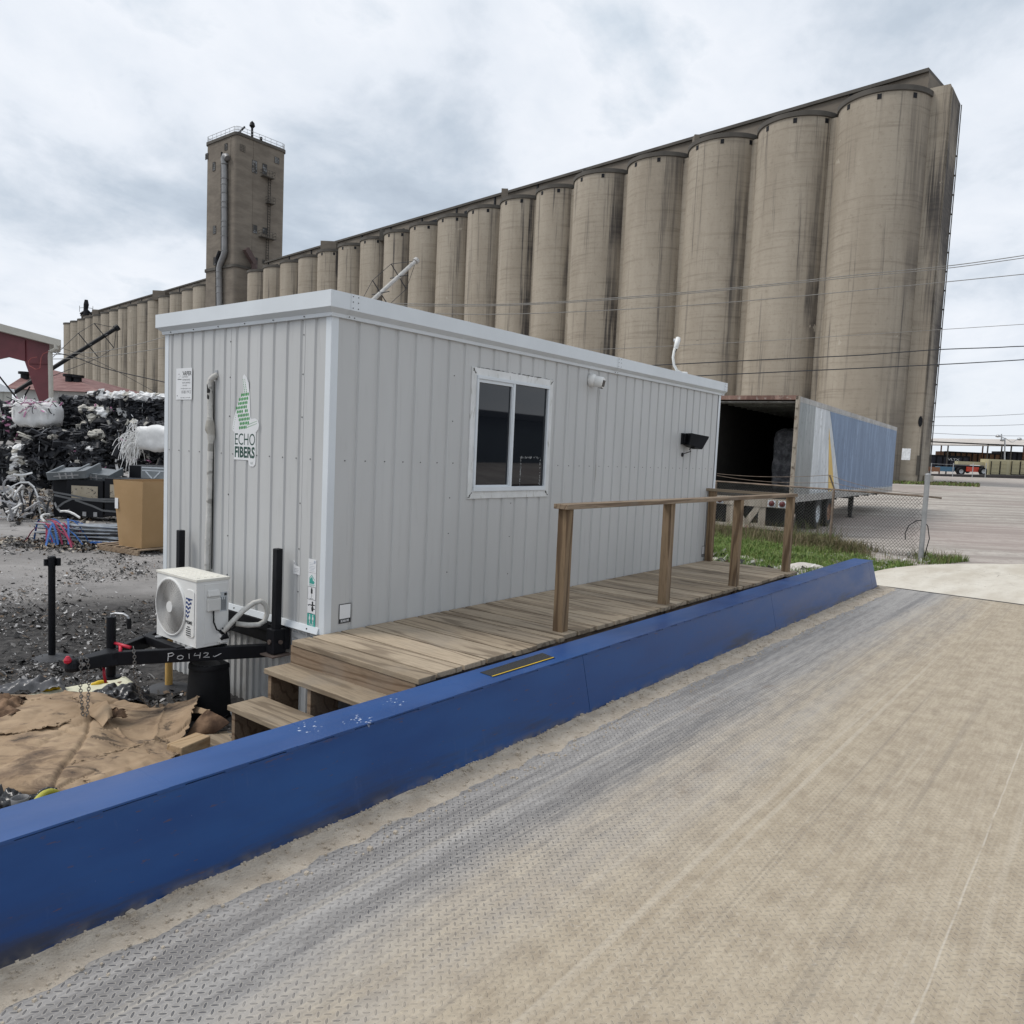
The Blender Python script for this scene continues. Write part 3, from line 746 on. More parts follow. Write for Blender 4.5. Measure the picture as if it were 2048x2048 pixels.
# raised panel and print on the front
def rrect(y0, y1, z0, z1, r, n=5):
    pts = []
    for cy, cz, a in ((y1-r, z1-r, 0), (y0+r, z1-r, 90), (y0+r, z0+r, 180), (y1-r, z0+r, 270)):
        for k in range(n+1): g = R(a+90*k/n); pts.append((cy+r*math.cos(g), cz+r*math.sin(g)))
    return pts
mb = MB(); mb.extr(rrect(.805, .925, -.09, .285, .035), (X0+.0002, 0, 0), (0, 1, 0), (0, 0, 1), (-.007, 0, 0)); mb.build('front_panel', M_WHITE, ac, bevel=.004)
mb = MB(); xf = X0-.0078
for k in range(5):
    w = .096-.012*k; z = .196-.034*k; yl = .922
    top = [(yl-w*i/12, z+.0075*math.sin(i*.75+(0 if k else 0))*(0 if k == 0 else 1)) for i in range(13)]
    bot = [(yl-(w-.006)*i/12, z-.024+.0075*math.sin(i*.75)) for i in range(13)]
    mb.extr([(a, b+.02) for a, b in top]+[(a, b+.027) for a, b in bot[::-1]], (xf, 0, 0), (0, 1, 0), (0, 0, 1), (-.0006, 0, 0))
mb.build('wave_logo', M_NAVY, ac)
mb = MB(); mb.text('PRIME', (xf-.0004, .924, .012), (0, -1, 0), (0, 0, 1), .098, .028, bold=.02)
for k in range(5):
    z = -.006-.0165*k; mb.box(xf-.0006, xf, .922-(.022 if k == 0 else .007)-(.036 if k == 0 else .068), .922-(.022 if k == 0 else .007), z-.008, z)
mb.build('lettering', M_INK, ac)
# side with service cover, isolator cap and valves
mb = MB(); mb.extr([(X0+.065, -.14), (X1-.015, -.14), (X1-.015, .33), (X0+.065, .33)], (0, Y0, 0), (1, 0, 0), (0, 0, 1), (0, -.004, 0)); mb.build('side_panel', M_WHITE, ac, bevel=.003)
mb = MB(); mb.box(-.52, -.415, Y0-.036, Y0-.003, .12, .215); mb.hexa([(-.52,Y0-.038,.235),(-.415,Y0-.038,.235),(-.415,Y0-.003,.225),(-.52,Y0-.003,.225),(-.515,Y0-.020,.278),(-.42,Y0-.020,.278),(-.42,Y0-.003,.282),(-.515,Y0-.003,.282)]); mb.box(-.512, -.423, Y0-.022, Y0-.003, .213, .232)
mb.build('isolator_cover', flat('cream_plastic', (.66, .655, .63), .45, var=.03), ac, bevel=.006)
mb = MB(); mb.box(-.405, -.345, Y0-.0056, Y0-.004, .10, .255); lb_ = mb.build('data_plate', flat('grey_label', (.50, .53, .55), .4), ac)
mb = MB(); mb.box(-.372, -.350, Y0-.0062, Y0-.0056, .225, .247); 
for k in range(5): mb.box(-.397+.009*k, -.393+.009*k, Y0-.0062, Y0-.0056, .11, .215-.02*(k % 2))
mb.build('lettering', M_INK, lb_)
mb = MB(); mb.box(-.415, -.355, Y0-.035, Y0-.002, -.145, -.07)
mb.build('valve_bracket', M_WHITE, ac, bevel=.004)
mb = MB()
for zz in (-.055, -.10): mb.cyl((-.40, Y0-.002, zz), (-.40, Y0-.055, zz), .012, 8); mb.cyl((-.41, Y0-.03, zz-.015), (-.38, Y0-.045, zz+.02), .014, 8)
for i in range(9): mb.tube([(-.41+.006*i, Y0-.045, -.02-.008*i), (-.38+.002*i, Y0-.065, -.06-.006*i), (-.40+.004*i, Y0-.05, -.11)], .005, 5)
mb.build('valve', M_RUBBER, ac)
mb = MB()
for y in (.86, 1.33): mb.box(X0-.03, X0+.02, y-.03, y+.02, -.174, -.162); mb.tube([(X0-.025+.016*math.cos(g*.6), y-.005+.016*math.sin(g*.6), -.165) for g in range(11)], .004, 5)
mb.build('mounting_foot', M_STEEL, ac)
mb = MB(); mb.tube([(-.47, Y0-.02, .125), (-.472, Y0-.028, .03), (-.45, Y0-.035, -.03), (-.41, Y0-.05, -.055), (-.36, Y0-.06, -.05), (-.28, Y0-.02, -.03)], .0065, 8); mb.build('power_cord', M_RUBBER, ac, smooth=True)
M_LAG = flat('pipe_lagging', (.58, .57, .53), .75, var=.12, s=20, bump=.2)
mb = MB(); mb.tube([(-.40, .735, -.055), (-.33, .72, .02), (-.25, .70, .10), (-.17, .68, .155), (-.11, .67, .165), (-.07, .66, .13), (-.055, .66, .06), (-.07, .67, -.005), (-.12, .68, -.03), (-.20, .70, -.025), (-.28, .75, -.01)], .021, 10)
tag(mb.build('refrigerant_hose', M_LAG, smooth=True), 'looped white lagged hose between the air conditioner and the cabin wall', 'hose')
mb = MB(); zs = [2.02, 2.0, 1.975, 1.945, 1.90]
path = [(.0, 1.545, 2.005), (-.025, 1.555, 1.99), (-.035, 1.585, 1.965), (-.038, 1.605, 1.93)]
z = 1.88
while z > .12: path.append((-.036+.003*math.sin(z*9), 1.605-.02*smooth(z, 1.9, 1.2)*-1*0+.012*math.sin(z*3.1)+(-.018 if z < 1.5 else 0)*1+(.03*(1-z/.5) if z < .5 else 0), z)); z -= .035
rad = []
for (x, y, z) in path: rad.append(.024+.0035*noise.noise(Vector((0, 0, z*22)))+(.018 if 1.50 < z < 1.60 else .010 if 1.46 < z < 1.63 else 0))
mb.tube(path, rad, 12)
def _lag():
    p = wpos(); z = p.xyz()[2]; f = nz(p, 9., 5)
    c = mix(f.ss(.3, .7), (.48, .47, .44), (.62, .61, .58)); band = (nz(sc(p, .3, .3, 1.), 14., 2)).ss(.60, .66)
    c = mix(band*.7, c, (.20, .19, .17)); hole = (nz(sc(p, 1., 1., .6, (2., 5., 1.)), 11., 2)).ss(.66, .68)*z.ss(1.4, 1.6)
    c = mix(hole, c, (.012, .012, .012)); c = mix(z.ss(1.47, 1.50)*z.ss(1.60, 1.63, 1., 0.)*.7, c, (.27, .25, .21))
    return dict(color=c, rough=.8, bump=(nz(sc(p, 1., 1., 3.), 22., 3), .5, .01))
lp = mb.build('lagged_pipe', mat('taped_lagging', _lag), smooth=True)
tag(lp, 'vertical taped white pipe run fixed down the short end wall of the cabin', 'pipe')
mb = MB(); mb.tube([(-.012, 1.573, 1.95), (-.012, 1.570, 1.2), (-.012, 1.572, .3)], .006, 6); mb.build('cable', M_RUBBER, lp)
mb = MB(); mb.box(-.006, .0, 1.535, 1.575, 1.965, 2.045); mb.build('bracket', M_STEEL, lp)

# ------------------------------------------------------------------ stickers on the cabin
EX, EZ = Vector((0, -1, 0)), Vector((0, 0, 1))
def plate(name, lab, poly, o, ex=EX, ez=EZ, en=Vector((-1, 0, 0)), m=None, cat='sticker'):
    mb = MB(); mb.extr(poly, Vector(o)+en*.0028, ex, ez, en*.0012)
    return tag(mb.build(name, m or M_PAPER), lab, cat)
def sub(pa, fn, m, name='print'):
    mb = MB(); fn(mb); return mb.build(name, m, pa)
def P2(o, u, v, d=.0044): return Vector(o)+EX*u+EZ*v+Vector((-d, 0, 0))
def dot(mb, o, u, v, a, b, n=10, d=.0041):
    mb.extr([(u+a*math.cos(2*math.pi*k/n), v+b*math.sin(2*math.pi*k/n)) for k in range(n)], Vector(o)+Vector((-d, 0, 0)), EX, EZ, Vector((-.0004, 0, 0)))
def rect(mb, o, u0, u1, v0, v1, d=.0041): mb.extr([(u0, v0), (u1, v0), (u1, v1), (u0, v1)], Vector(o)+Vector((-d, 0, 0)), EX, EZ, Vector((-.0004, 0, 0)))
# logo decal: origin at its lower left of text block
LO = (0, 1.262, 1.285)
outl = [(0, 0), (.215, 0), (.22, -.03), (.245, -.05), (.29, -.05), (.315, -.03), (.32, .0), (.318, .235), (.352, .262), (.358, .300), (.34, .335), (.305, .35), (.25, .345), (.235, .355), (.228, .45), (.215, .56), (.20, .64), (.17, .69), (.135, .715), (.115, .70), (.112, .66), (.125, .60), (.13, .55), (.09, .525), (.05, .48), (.02, .42), (-.01, .35), (-.03, .28), (-.03, .25), (-.015, .235), (0, .235)]
lg = plate('logo_decal', 'white cut-out decal with green dotted leaf over ECHO FIBERS lettering on the end wall', outl, LO)
def dots(mb):
    for i in range(13):
        for j in range(9):
            u = .0+i*.0235+(.0118 if j % 2 else 0)-.01*(j-3)*.3; v = .27+j*.034+.25*(u-.1)*.35
            inside = abs(u-.125-.02*math.sin(j)) < .085-.06*abs((v-.42)/.19)**2 and .24 < v < .56
            if inside and not (abs(u-.135) < .014 and abs(v-.405) < .016): dot(mb, LO, u, v, .0098, .0145)
    for i in range(9): 
        for j in range(2): dot(mb, LO, .148+j*.026-.004*i, .56+i*.014, .0032+.0004*(8-i), .005)
    for i in range(10):
        for j in range(2): dot(mb, LO, .195+i*.0145, .275+.0035*i+j*.02, .0042-.0002*i, .005)
        dot(mb, LO, -.015+.006*i, .26+.019*i, .003, .004)
sub(lg, dots, M_GREEN, 'dotted_leaf')
sub(lg, lambda mb: mb.text('ECHO', P2(LO, .012, .125), EX, EZ, .295, .098), M_GREENDK, 'lettering')
sub(lg, lambda mb: mb.text('FIBERS', P2(LO, .012, .018), EX, EZ, .295, .095, bold=.035), M_GREENDK, 'lettering')
sub(lg, lambda mb: mb.text('LLC', P2(LO, .25, -.03), EX, EZ, .04, .02), M_GREENDK, 'lettering')
# maker's sticker
HO = (0, 2.234, 1.795)
hs = plate('maker_sticker', 'white rectangular sticker with black contact lettering high on the end wall near its left corner', [(0, 0), (.275, 0), (.275, .285), (0, .285)], HO)
def hl(mb):
    mb.text("'ARPER", P2(HO, .112, .218), EX, EZ, .155, .040, bold=.02)
    for s_, u, v, w, h in (('INDUSTRIES INC', .112, .200, .10, .010), ('PORTABLE OFFICES', .112, .172, .135, .014), ('RENTAL AND SALES', .112, .146, .14, .014), ('ON SITE', .115, .122, .075, .012), ('info@carper.com', .085, .093, .175, .014), ('8 08 1912', .10, .056, .16, .027), ('DELIVERED ANYWHERE', .08, .013, .175, .008)):
        mb.text(s_, P2(HO, u, v), EX, EZ, w, h)
    rect(mb, HO, .028, .095, .182, .188)
    for u, v in ((.045, .232), (.06, .232), (.07, .215), (.05, .2)): dot(mb, HO, u, v, .003, .005, 6)
    dot(mb, HO, .022, .036, .006, .007, 6)
sub(hs, hl, M_INK, 'lettering')
# column of five small stickers
def five(o, w, h, lab, m=None): return plate('instruction_sticker', lab, [(0, 0), (w, 0), (w, h), (0, h)], o, m=m)
SY, SW = .205, .098
hts = [.455, .345, .243, .135, .032]
s1 = five((0, SY, hts[0]), SW, .105, 'small white text sticker, topmost in the sticker column beside the cabin corner')
sub(s1, lambda mb: [rect(mb, (0, SY, hts[0]), .012, .012+w_, v, v+.003) for v, w_ in ((.072, .07), (.06, .05), (.046, .075), (.034, .07), (.024, .06), (.012, .065))]+[dot(mb, (0, SY, hts[0]), .078, .085, .012, .012, 12)], flat('faded_print', (.42, .46, .52), .7), 'lettering')
s2 = five((0, SY, hts[1]), SW, .107, 'small white sticker with a teal house emblem beside the cabin corner')
def house(mb):
    o = (0, SY, hts[1]); mb.extr([(.018, .022), (.075, .022), (.082, .04), (.06, .05), (.058, .06), (.05, .078), (.018, .055)], Vector(o)+Vector((-.0041, 0, 0)), EX, EZ, Vector((-.0004, 0, 0)))
    mb.extr([(.012, .062), (.046, .092), (.084, .056), (.08, .052), (.046, .085), (.014, .056)], Vector(o)+Vector((-.0041, 0, 0)), EX, EZ, Vector((-.0004, 0, 0)))
    mb.text('SWITCH', P2(o, .016, .006), EX, EZ, .066, .011, bold=.02)
sub(s2, house, M_TEAL, 'house_emblem')
s3 = five((0, SY, hts[2]), SW, .100, 'small white sticker with a black plug emblem beside the cabin corner')
def plug(mb):
    o = (0, SY, hts[2]); rect(mb, o, .038, .060, .048, .082); rect(mb, o, .043, .055, .082, .095); rect(mb, o, .0475, .0505, .016, .048); rect(mb, o, .026, .072, .006, .009)
    for a in ((0, .002, .0, .1), (.096, .098, 0, .1), (0, .098, .0, .0015), (0, .098, .0985, .1)): rect(mb, o, *a)
sub(s3, plug, M_INK, 'plug_emblem')
s4 = five((0, SY, hts[3]), SW, .106, 'small white sticker with a black tap emblem beside the cabin corner')
def tap(mb):
    o = (0, SY, hts[3])
    for u, v, a, b in ((.062, .086, .010, .010), (.062, .068, .014, .010), (.062, .04, .014, .020), (.062, .026, .011, .010)): dot(mb, o, u, v, a, b)
    rect(mb, o, .074, .092, .064, .072); rect(mb, o, .074, .092, .034, .042)
    mb.extr([(.05, .058), (.03, .064), (.014, .054), (.006, .06), (.006, .066), (.016, .064), (.03, .072), (.05, .066)], Vector(o)+Vector((-.0041, 0, 0)), EX, EZ, Vector((-.0004, 0, 0)))
sub(s4, tap, M_INK, 'tap_emblem')
s5 = five((0, SY, hts[4]), SW, .098, 'small teal sticker with two white figures, lowest of the sticker column', M_TEAL)
def wc(mb):
    o = (0, SY, hts[4])
    for u in (.030, .070): dot(mb, o, u, .087, .006, .006); dot(mb, o, u, .062, .0095, .020); rect(mb, o, u-.005, u+.005, .026, .05)
    mb.text('TOILET', P2(o, .02, .007), EX, EZ, .06, .014, bold=.02)
sub(s5, wc, M_PAPER, 'figures')
s6 = plate('torn_label', 'small torn white paper label stuck between the black post and the sticker column', [(0, 0), (.082, 0), (.082, .062), (.025, .07), (.02, .095), (.0, .11)], (0, .395, .415))
sub(s6, lambda mb: [rect(mb, (0, .395, .415), .004+.006*k, .009+.006*k, .076, .095-.002*k) for k in range(2)]+[rect(mb, (0, .395, .415), .01, .07, .02+.012*k, .023+.012*k) for k in range(3)], flat('grey_print', (.35, .35, .36), .7), 'lettering')
YN = Vector((0, -1, 0)); XP = Vector((1, 0, 0))
for nm, o, lab, w in (('scan_sticker', (.137, 0, .058), 'small white square sticker with black bar at the near end of the long wall', .12), ('scan_sticker', (6.715, 0, .06), 'small white sticker with black bar low at the far end of the long wall', .12)):
    mb = MB(); mb.extr([(0, 0), (w, 0), (w, w*1.28), (0, w*1.28)], Vector(o)+YN*.0028, XP, EZ, YN*.0012); q = tag(mb.build(nm, M_INK), lab, 'sticker')
    mb = MB(); mb.extr([(.006, .036), (w-.006, .036), (w-.006, w*1.28-.006), (.006, w*1.28-.006)], Vector(o)+YN*.0042, XP, EZ, YN*.0004)
    mb.text('SCAN ME', Vector(o)+XP*.02+EZ*.008+YN*.0044, XP, EZ, w-.04, .02, bold=.03); mb.build('white_panel', M_PAPER, q)

# ------------------------------------------------------------------ camera, floodlight, antenna
ca = thing('security_camera', 'white dome security camera under the roof edge above the boardwalk', 'security camera', (3.60, -.05, 2.24))
mb = MB(); c0 = Vector((3.56, -.0, 2.275)); fw = Vector((.16, -.96, -.2)).normalized(); sd_ = fw.cross(Vector((0, 0, 1))).normalized(); upv = sd_.cross(fw)
mb.lathe([(0, 0), (.072, 0), (.072, .02), (.066, .045), (.04, .062), (0, .066)], (0, 0, 0), 24)
mb.v = [c0+Vector((v.x, -v.z, v.y)) for v in mb.v]; mb.build('base', M_WHITE, ca, auto=50)
mb = MB(); c1 = c0+Vector((.02, -.075, -.015))
prof_ = [(0, -.085), (.045, -.08), (.058, -.055), (.060, .05), (.052, .07), (.03, .074), (0, .074)]
mb.lathe(prof_, (0, 0, 0), 22); mb.v = [c1+sd_*v.x*.95+upv*v.y*1.05+fw*v.z for v in mb.v]; hd = mb.build('head', M_WHITE, ca, auto=45)
mb = MB(); mb.obox(c1+fw*.0745-upv*.004, sd_*.032, upv*.036, fw*.003); mb.obox(c1-sd_*.0+fw*.05-upv*.052, sd_*.02, upv*.012, fw*.02); mb.build('lens', M_GLASS, hd, bevel=.003)
mb = MB(); mb.box(3.74, 3.757, -.006, -.002, 1.0, 2.26); mb.build('cable_cover', M_SIDING, ca)
fl = thing('floodlight', 'black box floodlight with tinted glass on the far part of the long wall', 'floodlight', (5.95, -.12, 1.66))
C0 = Vector((5.90, -.045, 1.72)); fw = Vector((.80, -.52, -.16)).normalized(); sd_ = fw.cross(Vector((0, 0, 1))).normalized(); upv = sd_.cross(fw)
mb = MB(); mb.box(5.83, 5.95, -.03, .0, 1.65, 1.80); mb.box(5.85, 5.93, -.055, -.03, 1.67, 1.78); mb.build('bracket', M_BLACK, fl, bevel=.004)
mb = MB(); F = lambda a, b, c: C0+sd_*a+upv*b+fw*c
mb.hexa([F(-.10,-.075,.0),F(.10,-.075,.0),F(.12,-.095,.20),F(-.12,-.095,.20),F(-.10,.085,.0),F(.10,.085,.0),F(.12,.095,.27),F(-.12,.095,.27)])
hs_ = mb.build('housing', M_BLACK, fl, bevel=.006)
mb = MB(); mb.add([F(-.105,-.08,.2075), F(.105,-.08,.2075), F(.105,.08,.268), F(-.105,.08,.268)], [(0,1,2,3)]); mb.v += [v+fw*.006 for v in mb.v]; mb.f += [[7,6,5,4],[0,1,5,4],[1,2,6,5],[2,3,7,6],[3,0,4,7]]; mb.m += [0]*5
mb.build('lens', mat('tinted_lens', lambda: dict(color=(.05, .03, .028), rough=.15)), hs_)
mb = MB(); mb.box(C0.x+.02, C0.x+.06, -.15, -.11, 1.60, 1.64); mb.tube([F(.0,-.09,.1), F(0,-.12,.08), (5.95, -.10, 1.56), (5.905, -.03, 1.53), (5.898, .0, 1.512)], .006, 6); mb.cyl((5.898, .002, 1.512), (5.898, -.012, 1.512), .028, 14); mb.build('power_cord', M_RUBBER, fl)
p0 = aty(1352, 742, .05); an = thing('roof_antenna', 'white panel antenna on a bent mast at the roof edge', 'antenna', (6.45, .1, 2.58))
B0 = Vector((6.55, .10, 2.58)); q = lambda px, py: aty(px, py, .10)
mb = MB(); pts = [q(1362, 745), q(1354, 741), q(1348, 730), q(1346, 715), q(1348, 703), q(1351, 692), q(1354, 680)]; mb.tube(pts, .0165, 10); mb.cyl(q(1366, 746)-Vector((0, 0, .02)), q(1366, 746)+Vector((0, 0, .012)), .06, 14); mb.build('mast', M_WHITE, an, smooth=True)
mb = MB(); a0, a1 = q(1345, 696), q(1349.5, 676); a0.y -= .05; a1.y -= .05; mb.tube([a0-(a1-a0)*.06, a0, a0+(a1-a0)*.5, a1, a1+(a1-a0)*.06], [.012, .030, .032, .030, .012], 14); mb.build('panel', M_WHITE, an, smooth=True)
mb = MB(); mb.obox(q(1354, 681), (.045, 0, 0), (0, .03, 0), (0, 0, .018)); mb.build('clamp', M_STEEL, an, bevel=.004)
mb = MB(); mb.tube([q(1355, 692), q(1353, 699), q(1350, 705), q(1347, 706)], .006, 6); mb.build('cable', M_RUBBER, an)
# ------------------------------------------------------------------ foreground clutter left of the boardwalk
def _card():
    p = wpos(); q0 = p.xyz(); f = nz(p, 3., 7, .6); g = nz(p, 1.4, 5); w = nz(vec(q0[0]*.62-q0[1]*.785, (q0[0]*.785+q0[1]*.62)*2.6, 8.), 3.2, 7, .68, .5); q = p.xyz()
    c = mix(f.ss(.3, .7), (.29, .205, .13), (.40, .295, .195))
    c = mix(g.ss(.42, .62)*w.ss(.40, .60)*.85, c, (.13, .09, .065))
    c = mix(nz(sc(p, 1.2, .5, 1., (1., 4., 2.)), 2.6, 7, .7).ss(.58, .68)*.6, c, (.10, .072, .052)); c = mix(w.ss(.58, .66)*.75, c, (.045, .038, .034))
    ln = X.op('SINE', (q[0]*.8+q[1]*.6)*520.)
    return dict(color=c, rough=.88, spec=.2, bump=(ln*.12+w+f, .45, .006))
M_CARD = mat('dirty_cardboard', _card)
M_CARDDK = mat('brown_torn_cardboard', lambda: dict(color=mix(nz(wpos(), 4., 7, .65).ss(.35, .68), (.06, .036, .024), (.25, .16, .10)), rough=.9, spec=.2, bump=(nz(wpos(), 12., 6), .5, .01)))
CREASE = [(.3, 1., .52, -.016), (1., .25, .55, .014), (.9, -.5, .22, -.014), (-.6, 1., .30, .012), (1., .7, 1.05, -.014), (.2, 1., .82, .012), (1., -.2, .72, .010), (.8, .9, .62, -.010)]
def catm(p, t):
    n = len(p)-1; x = t*n; i = min(int(x), n-1); f = x-i
    a, b, c, d = p[max(i-1, 0)], p[i], p[i+1], p[min(i+2, n)]
    return .5*((2*b)+(c-a)*f+(2*a-5*b+4*c-d)*f*f+(3*b-a-3*c+d)*f**3)
def sheet(name, rows, m, lab, cat, nu=60, nv=90, amp=.012, fr=5., thick=.004, seed=0., edge=.0, crease=()):
    P = [[atz(px, py, z) for px, py, z in r] for r in rows]
    def fn(u, v):
        if edge: 
            u2 = u+edge*(noise.noise(Vector((v*9, seed, 0)))+.5*noise.noise(Vector((v*31, seed, 5))))*(1-2*abs(u-.5))*0; 
        c = [catm(r, v) for r in P]; q = catm(c, u)
        e = edge*(min(1, max(0, (abs(u-.5)-.35)/.15))+min(1, max(0, (abs(v-.5)-.4)/.1)))
        n1 = noise.noise(Vector((q.x*fr, q.y*fr, seed))); n2 = noise.noise(Vector((q.x*fr*2.7, q.y*fr*2.7, seed+4))); 
        rdg = (1-abs(noise.noise(Vector((q.x*fr*.8+3, q.y*fr*1.5, seed+9))))*2.2)
        j = Vector((noise.noise(Vector((u*30, v*30, seed))), noise.noise(Vector((u*30, v*30, seed+7))), 0))*e
        for a_, b_, c_, dp in crease:
            dd = a_*u+b_*v-c_+.02*noise.noise(Vector((u*6, v*6, a_))); q = q+Vector((0, 0, dp*math.exp(-(dd/.011)**2)+(dp*.5 if dd > 0 else -dp*.5)*math.exp(-abs(dd)/.10)))
        vd = noise.voronoi(Vector((q.x*fr*.62, q.y*fr*.9, seed*3.1)))[0]; vd2 = noise.voronoi(Vector((q.x*fr*1.9, q.y*fr*1.5, seed*5.1)))[0]
        q = q+Vector((0, 0, amp*2.2*min(1, vd[1]-vd[0])+amp*.7*min(1, vd2[1]-vd2[0])))
        return q+Vector((0, 0, amp*(n1+.5*n2+.7*max(0, rdg))))+j
    mb = MB(); mb.grid(fn, nu, nv); o = mb.build(name, m, smooth=True)
    if thick: md = o.modifiers.new('thickness', 'SOLIDIFY'); md.thickness = thick
    return tag(o, lab, cat)
sheet('cardboard_sheet', [
 [(-90,1398,-.745),(70,1390,-.72),(190,1388,-.70),(270,1408,-.71),(330,1415,-.69),(397,1394,-.565)],
 [(-90,1440,-.73),(60,1430,-.68),(170,1425,-.65),(250,1442,-.705),(330,1440,-.68),(386,1424,-.60)],
 [(-90,1500,-.74),(60,1490,-.655),(180,1480,-.635),(260,1487,-.705),(330,1480,-.70),(370,1472,-.665)],
 [(-90,1560,-.76),(60,1560,-.69),(170,1545,-.67),(260,1535,-.69),(310,1515,-.715),(354,1500,-.73)],
 [(-40,1590,-.77),(90,1606,-.76),(150,1596,-.745),(235,1575,-.74),(290,1550,-.74),(334,1524,-.755)]], M_CARD,
 'large flattened brown cardboard sheet, creased and dirty, lying behind the blue rail', 'cardboard', 130, 190, .011, 4.0, .005, 1.3, .016, CREASE)
sheet('cardboard_sheet', [[(-90,1408,-.70),(40,1402,-.655),(150,1396,-.66)],[(-90,1440,-.70),(50,1432,-.64),(165,1424,-.63)],[(-60,1470,-.71),(40,1466,-.65),(128,1452,-.63)]], M_CARD,
 'smaller brown cardboard sheet lying on top of the large one under the drawbar nose', 'cardboard', 70, 90, .010, 5., .005, 5.7, .03)
sheet('cardboard_sheet', [[(150,1530,-.675),(250,1500,-.665),(330,1482,-.68)],[(170,1562,-.69),(262,1534,-.675),(350,1500,-.695)],[(200,1590,-.725),(280,1560,-.70),(356,1516,-.715)]], M_CARD,
 'narrow crumpled cardboard strip along the blue rail over the large sheet', 'cardboard', 60, 90, .012, 6., .005, 8.7, .035)
sheet('cardboard_flap', [[(368,1478,-.75),(392,1442,-.64),(414,1421,-.585)],[(385,1482,-.755),(415,1452,-.66),(440,1432,-.61)],[(402,1478,-.76),(432,1466,-.71),(459,1446,-.645)]], M_CARDDK,
 'folded brown cardboard flap standing against the black bin', 'cardboard', 30, 30, .006, 6., .006, 4.)
sheet('cardboard_flap', [[(335,1418,-.68),(370,1412,-.64),(420,1420,-.585)],[(352,1432,-.69),(380,1428,-.66),(412,1428,-.60)]], M_CARD,
 'pale cardboard edge strip between the big sheet and the folded flap', 'cardboard', 12, 24, .004, 6., .005, 4.)
sheet('torn_cardboard', [[(162,1428,-.66),(190,1408,-.60),(213,1402,-.565)],[(190,1440,-.655),(208,1425,-.60),(222,1420,-.59)],[(205,1456,-.66),(216,1442,-.62),(226,1436,-.64)]], M_CARD,
 'torn upstanding piece of brown cardboard in the middle of the large sheet', 'cardboard', 30, 30, .010, 9., .004, 2., .03)
sheet('torn_cardboard', [[(222,1422,-.65),(236,1420,-.62),(248,1426,-.64)],[(226,1438,-.66),(240,1434,-.63),(254,1436,-.655)]], M_CARDDK,
 'small frayed corrugated cardboard scrap beside the upstanding torn piece', 'cardboard', 20, 20, .012, 18., .004, 7., .03)
sheet('torn_cardboard', [[(-40,1392,-.70),(20,1396,-.66),(50,1404,-.69)],[(-40,1425,-.69),(10,1418,-.62),(44,1420,-.68)],[(-40,1450,-.71),(10,1448,-.69),(56,1446,-.70)]], M_CARDDK,
 'dark brown torn cardboard heap at the left edge of the picture', 'cardboard', 40, 40, .03, 8., .005, 3., .04)
sheet('plywood_panel', [[(-20,1402,-.755),(120,1378,-.75),(250,1353,-.745)],[(20,1408,-.757),(160,1394,-.752),(286,1379,-.75)]], flat('pale_yellow_board', (.62, .60, .44), .6, var=.08, s=5),
 'pale yellowish flat panel lying under the drawbar behind the cardboard', 'panel', 6, 20, .003, 3., .012, 5.)
M_PLASTIC = flat('black_plastic_sheet', (.012, .012, .014), .28, var=.4)
sheet('plastic_sheet', [[(180,1390,-.72),(225,1376,-.69),(296,1380,-.73)],[(200,1398,-.73),(240,1392,-.68),(300,1396,-.75)],[(225,1410,-.74),(265,1408,-.73),(296,1412,-.76)]], M_PLASTIC,
 'crumpled black plastic sheet between the pale panel and the cardboard', 'plastic sheet', 40, 50, .03, 9., .003, 8.)
sheet('plastic_sheet', [[(-40,1392,-.76),(58,1362,-.66),(128,1370,-.72)],[(-40,1400,-.765),(60,1384,-.73),(134,1390,-.755)]], flat('grey_plastic_sheet', (.09, .09, .095), .3, var=.4),
 'crumpled dark grey plastic bag under the drawbar nose at the left', 'plastic sheet', 30, 50, .035, 9., .003, 6.)
sheet('plastic_sheet', [[(-40,1590,-.76),(60,1600,-.73),(120,1592,-.75)],[(-40,1640,-.74),(50,1625,-.71),(110,1612,-.755)]], M_PLASTIC,
 'black plastic scraps heaped against the blue rail at the lower left', 'plastic sheet', 40, 50, .045, 10., .003, 11.)
mb = MB(); a, b = atz(62, 1618, -.62), atz(118, 1590, -.64); mb.tube([a+(b-a)*t+Vector((0, 0, .05*math.sin(t*3.1))) for t in [i/10 for i in range(11)]], .02, 8)
tag(mb.build('strap_loop', flat('yellow_strap', (.42, .40, .05), .5), smooth=True), 'yellow green plastic loop lying by the blue rail', 'strap')
mb = MB(); a = atz(40, 1612, -.66); mb.lathe([(.04, 0), (.046, .05), (.041, .05), (.036, .01)], a, 20); tag(mb.build('plastic_pipe_end', flat('grey_pipe', (.14, .14, .145), .5), smooth=True), 'grey cut pipe end standing beside the yellow loop', 'pipe')
for px, py, nm in ((100, 1378, 0), (196, 1366, 1)):
    mb = MB(); a = atz(px, py, -.735); mb.tube([a+Vector((-.05, .02, -.01)), a, a+Vector((.04, .01, .0)), a+Vector((.07, -.02, -.012))], [.012, .022, .018, .012], 8)
    tag(mb.build('yellow_handle', M_YEL, smooth=True), ['yellow plastic scrap below the hanging chain loop', 'bent yellow plastic scrap on the pale panel behind the red hose'][nm], 'scrap')
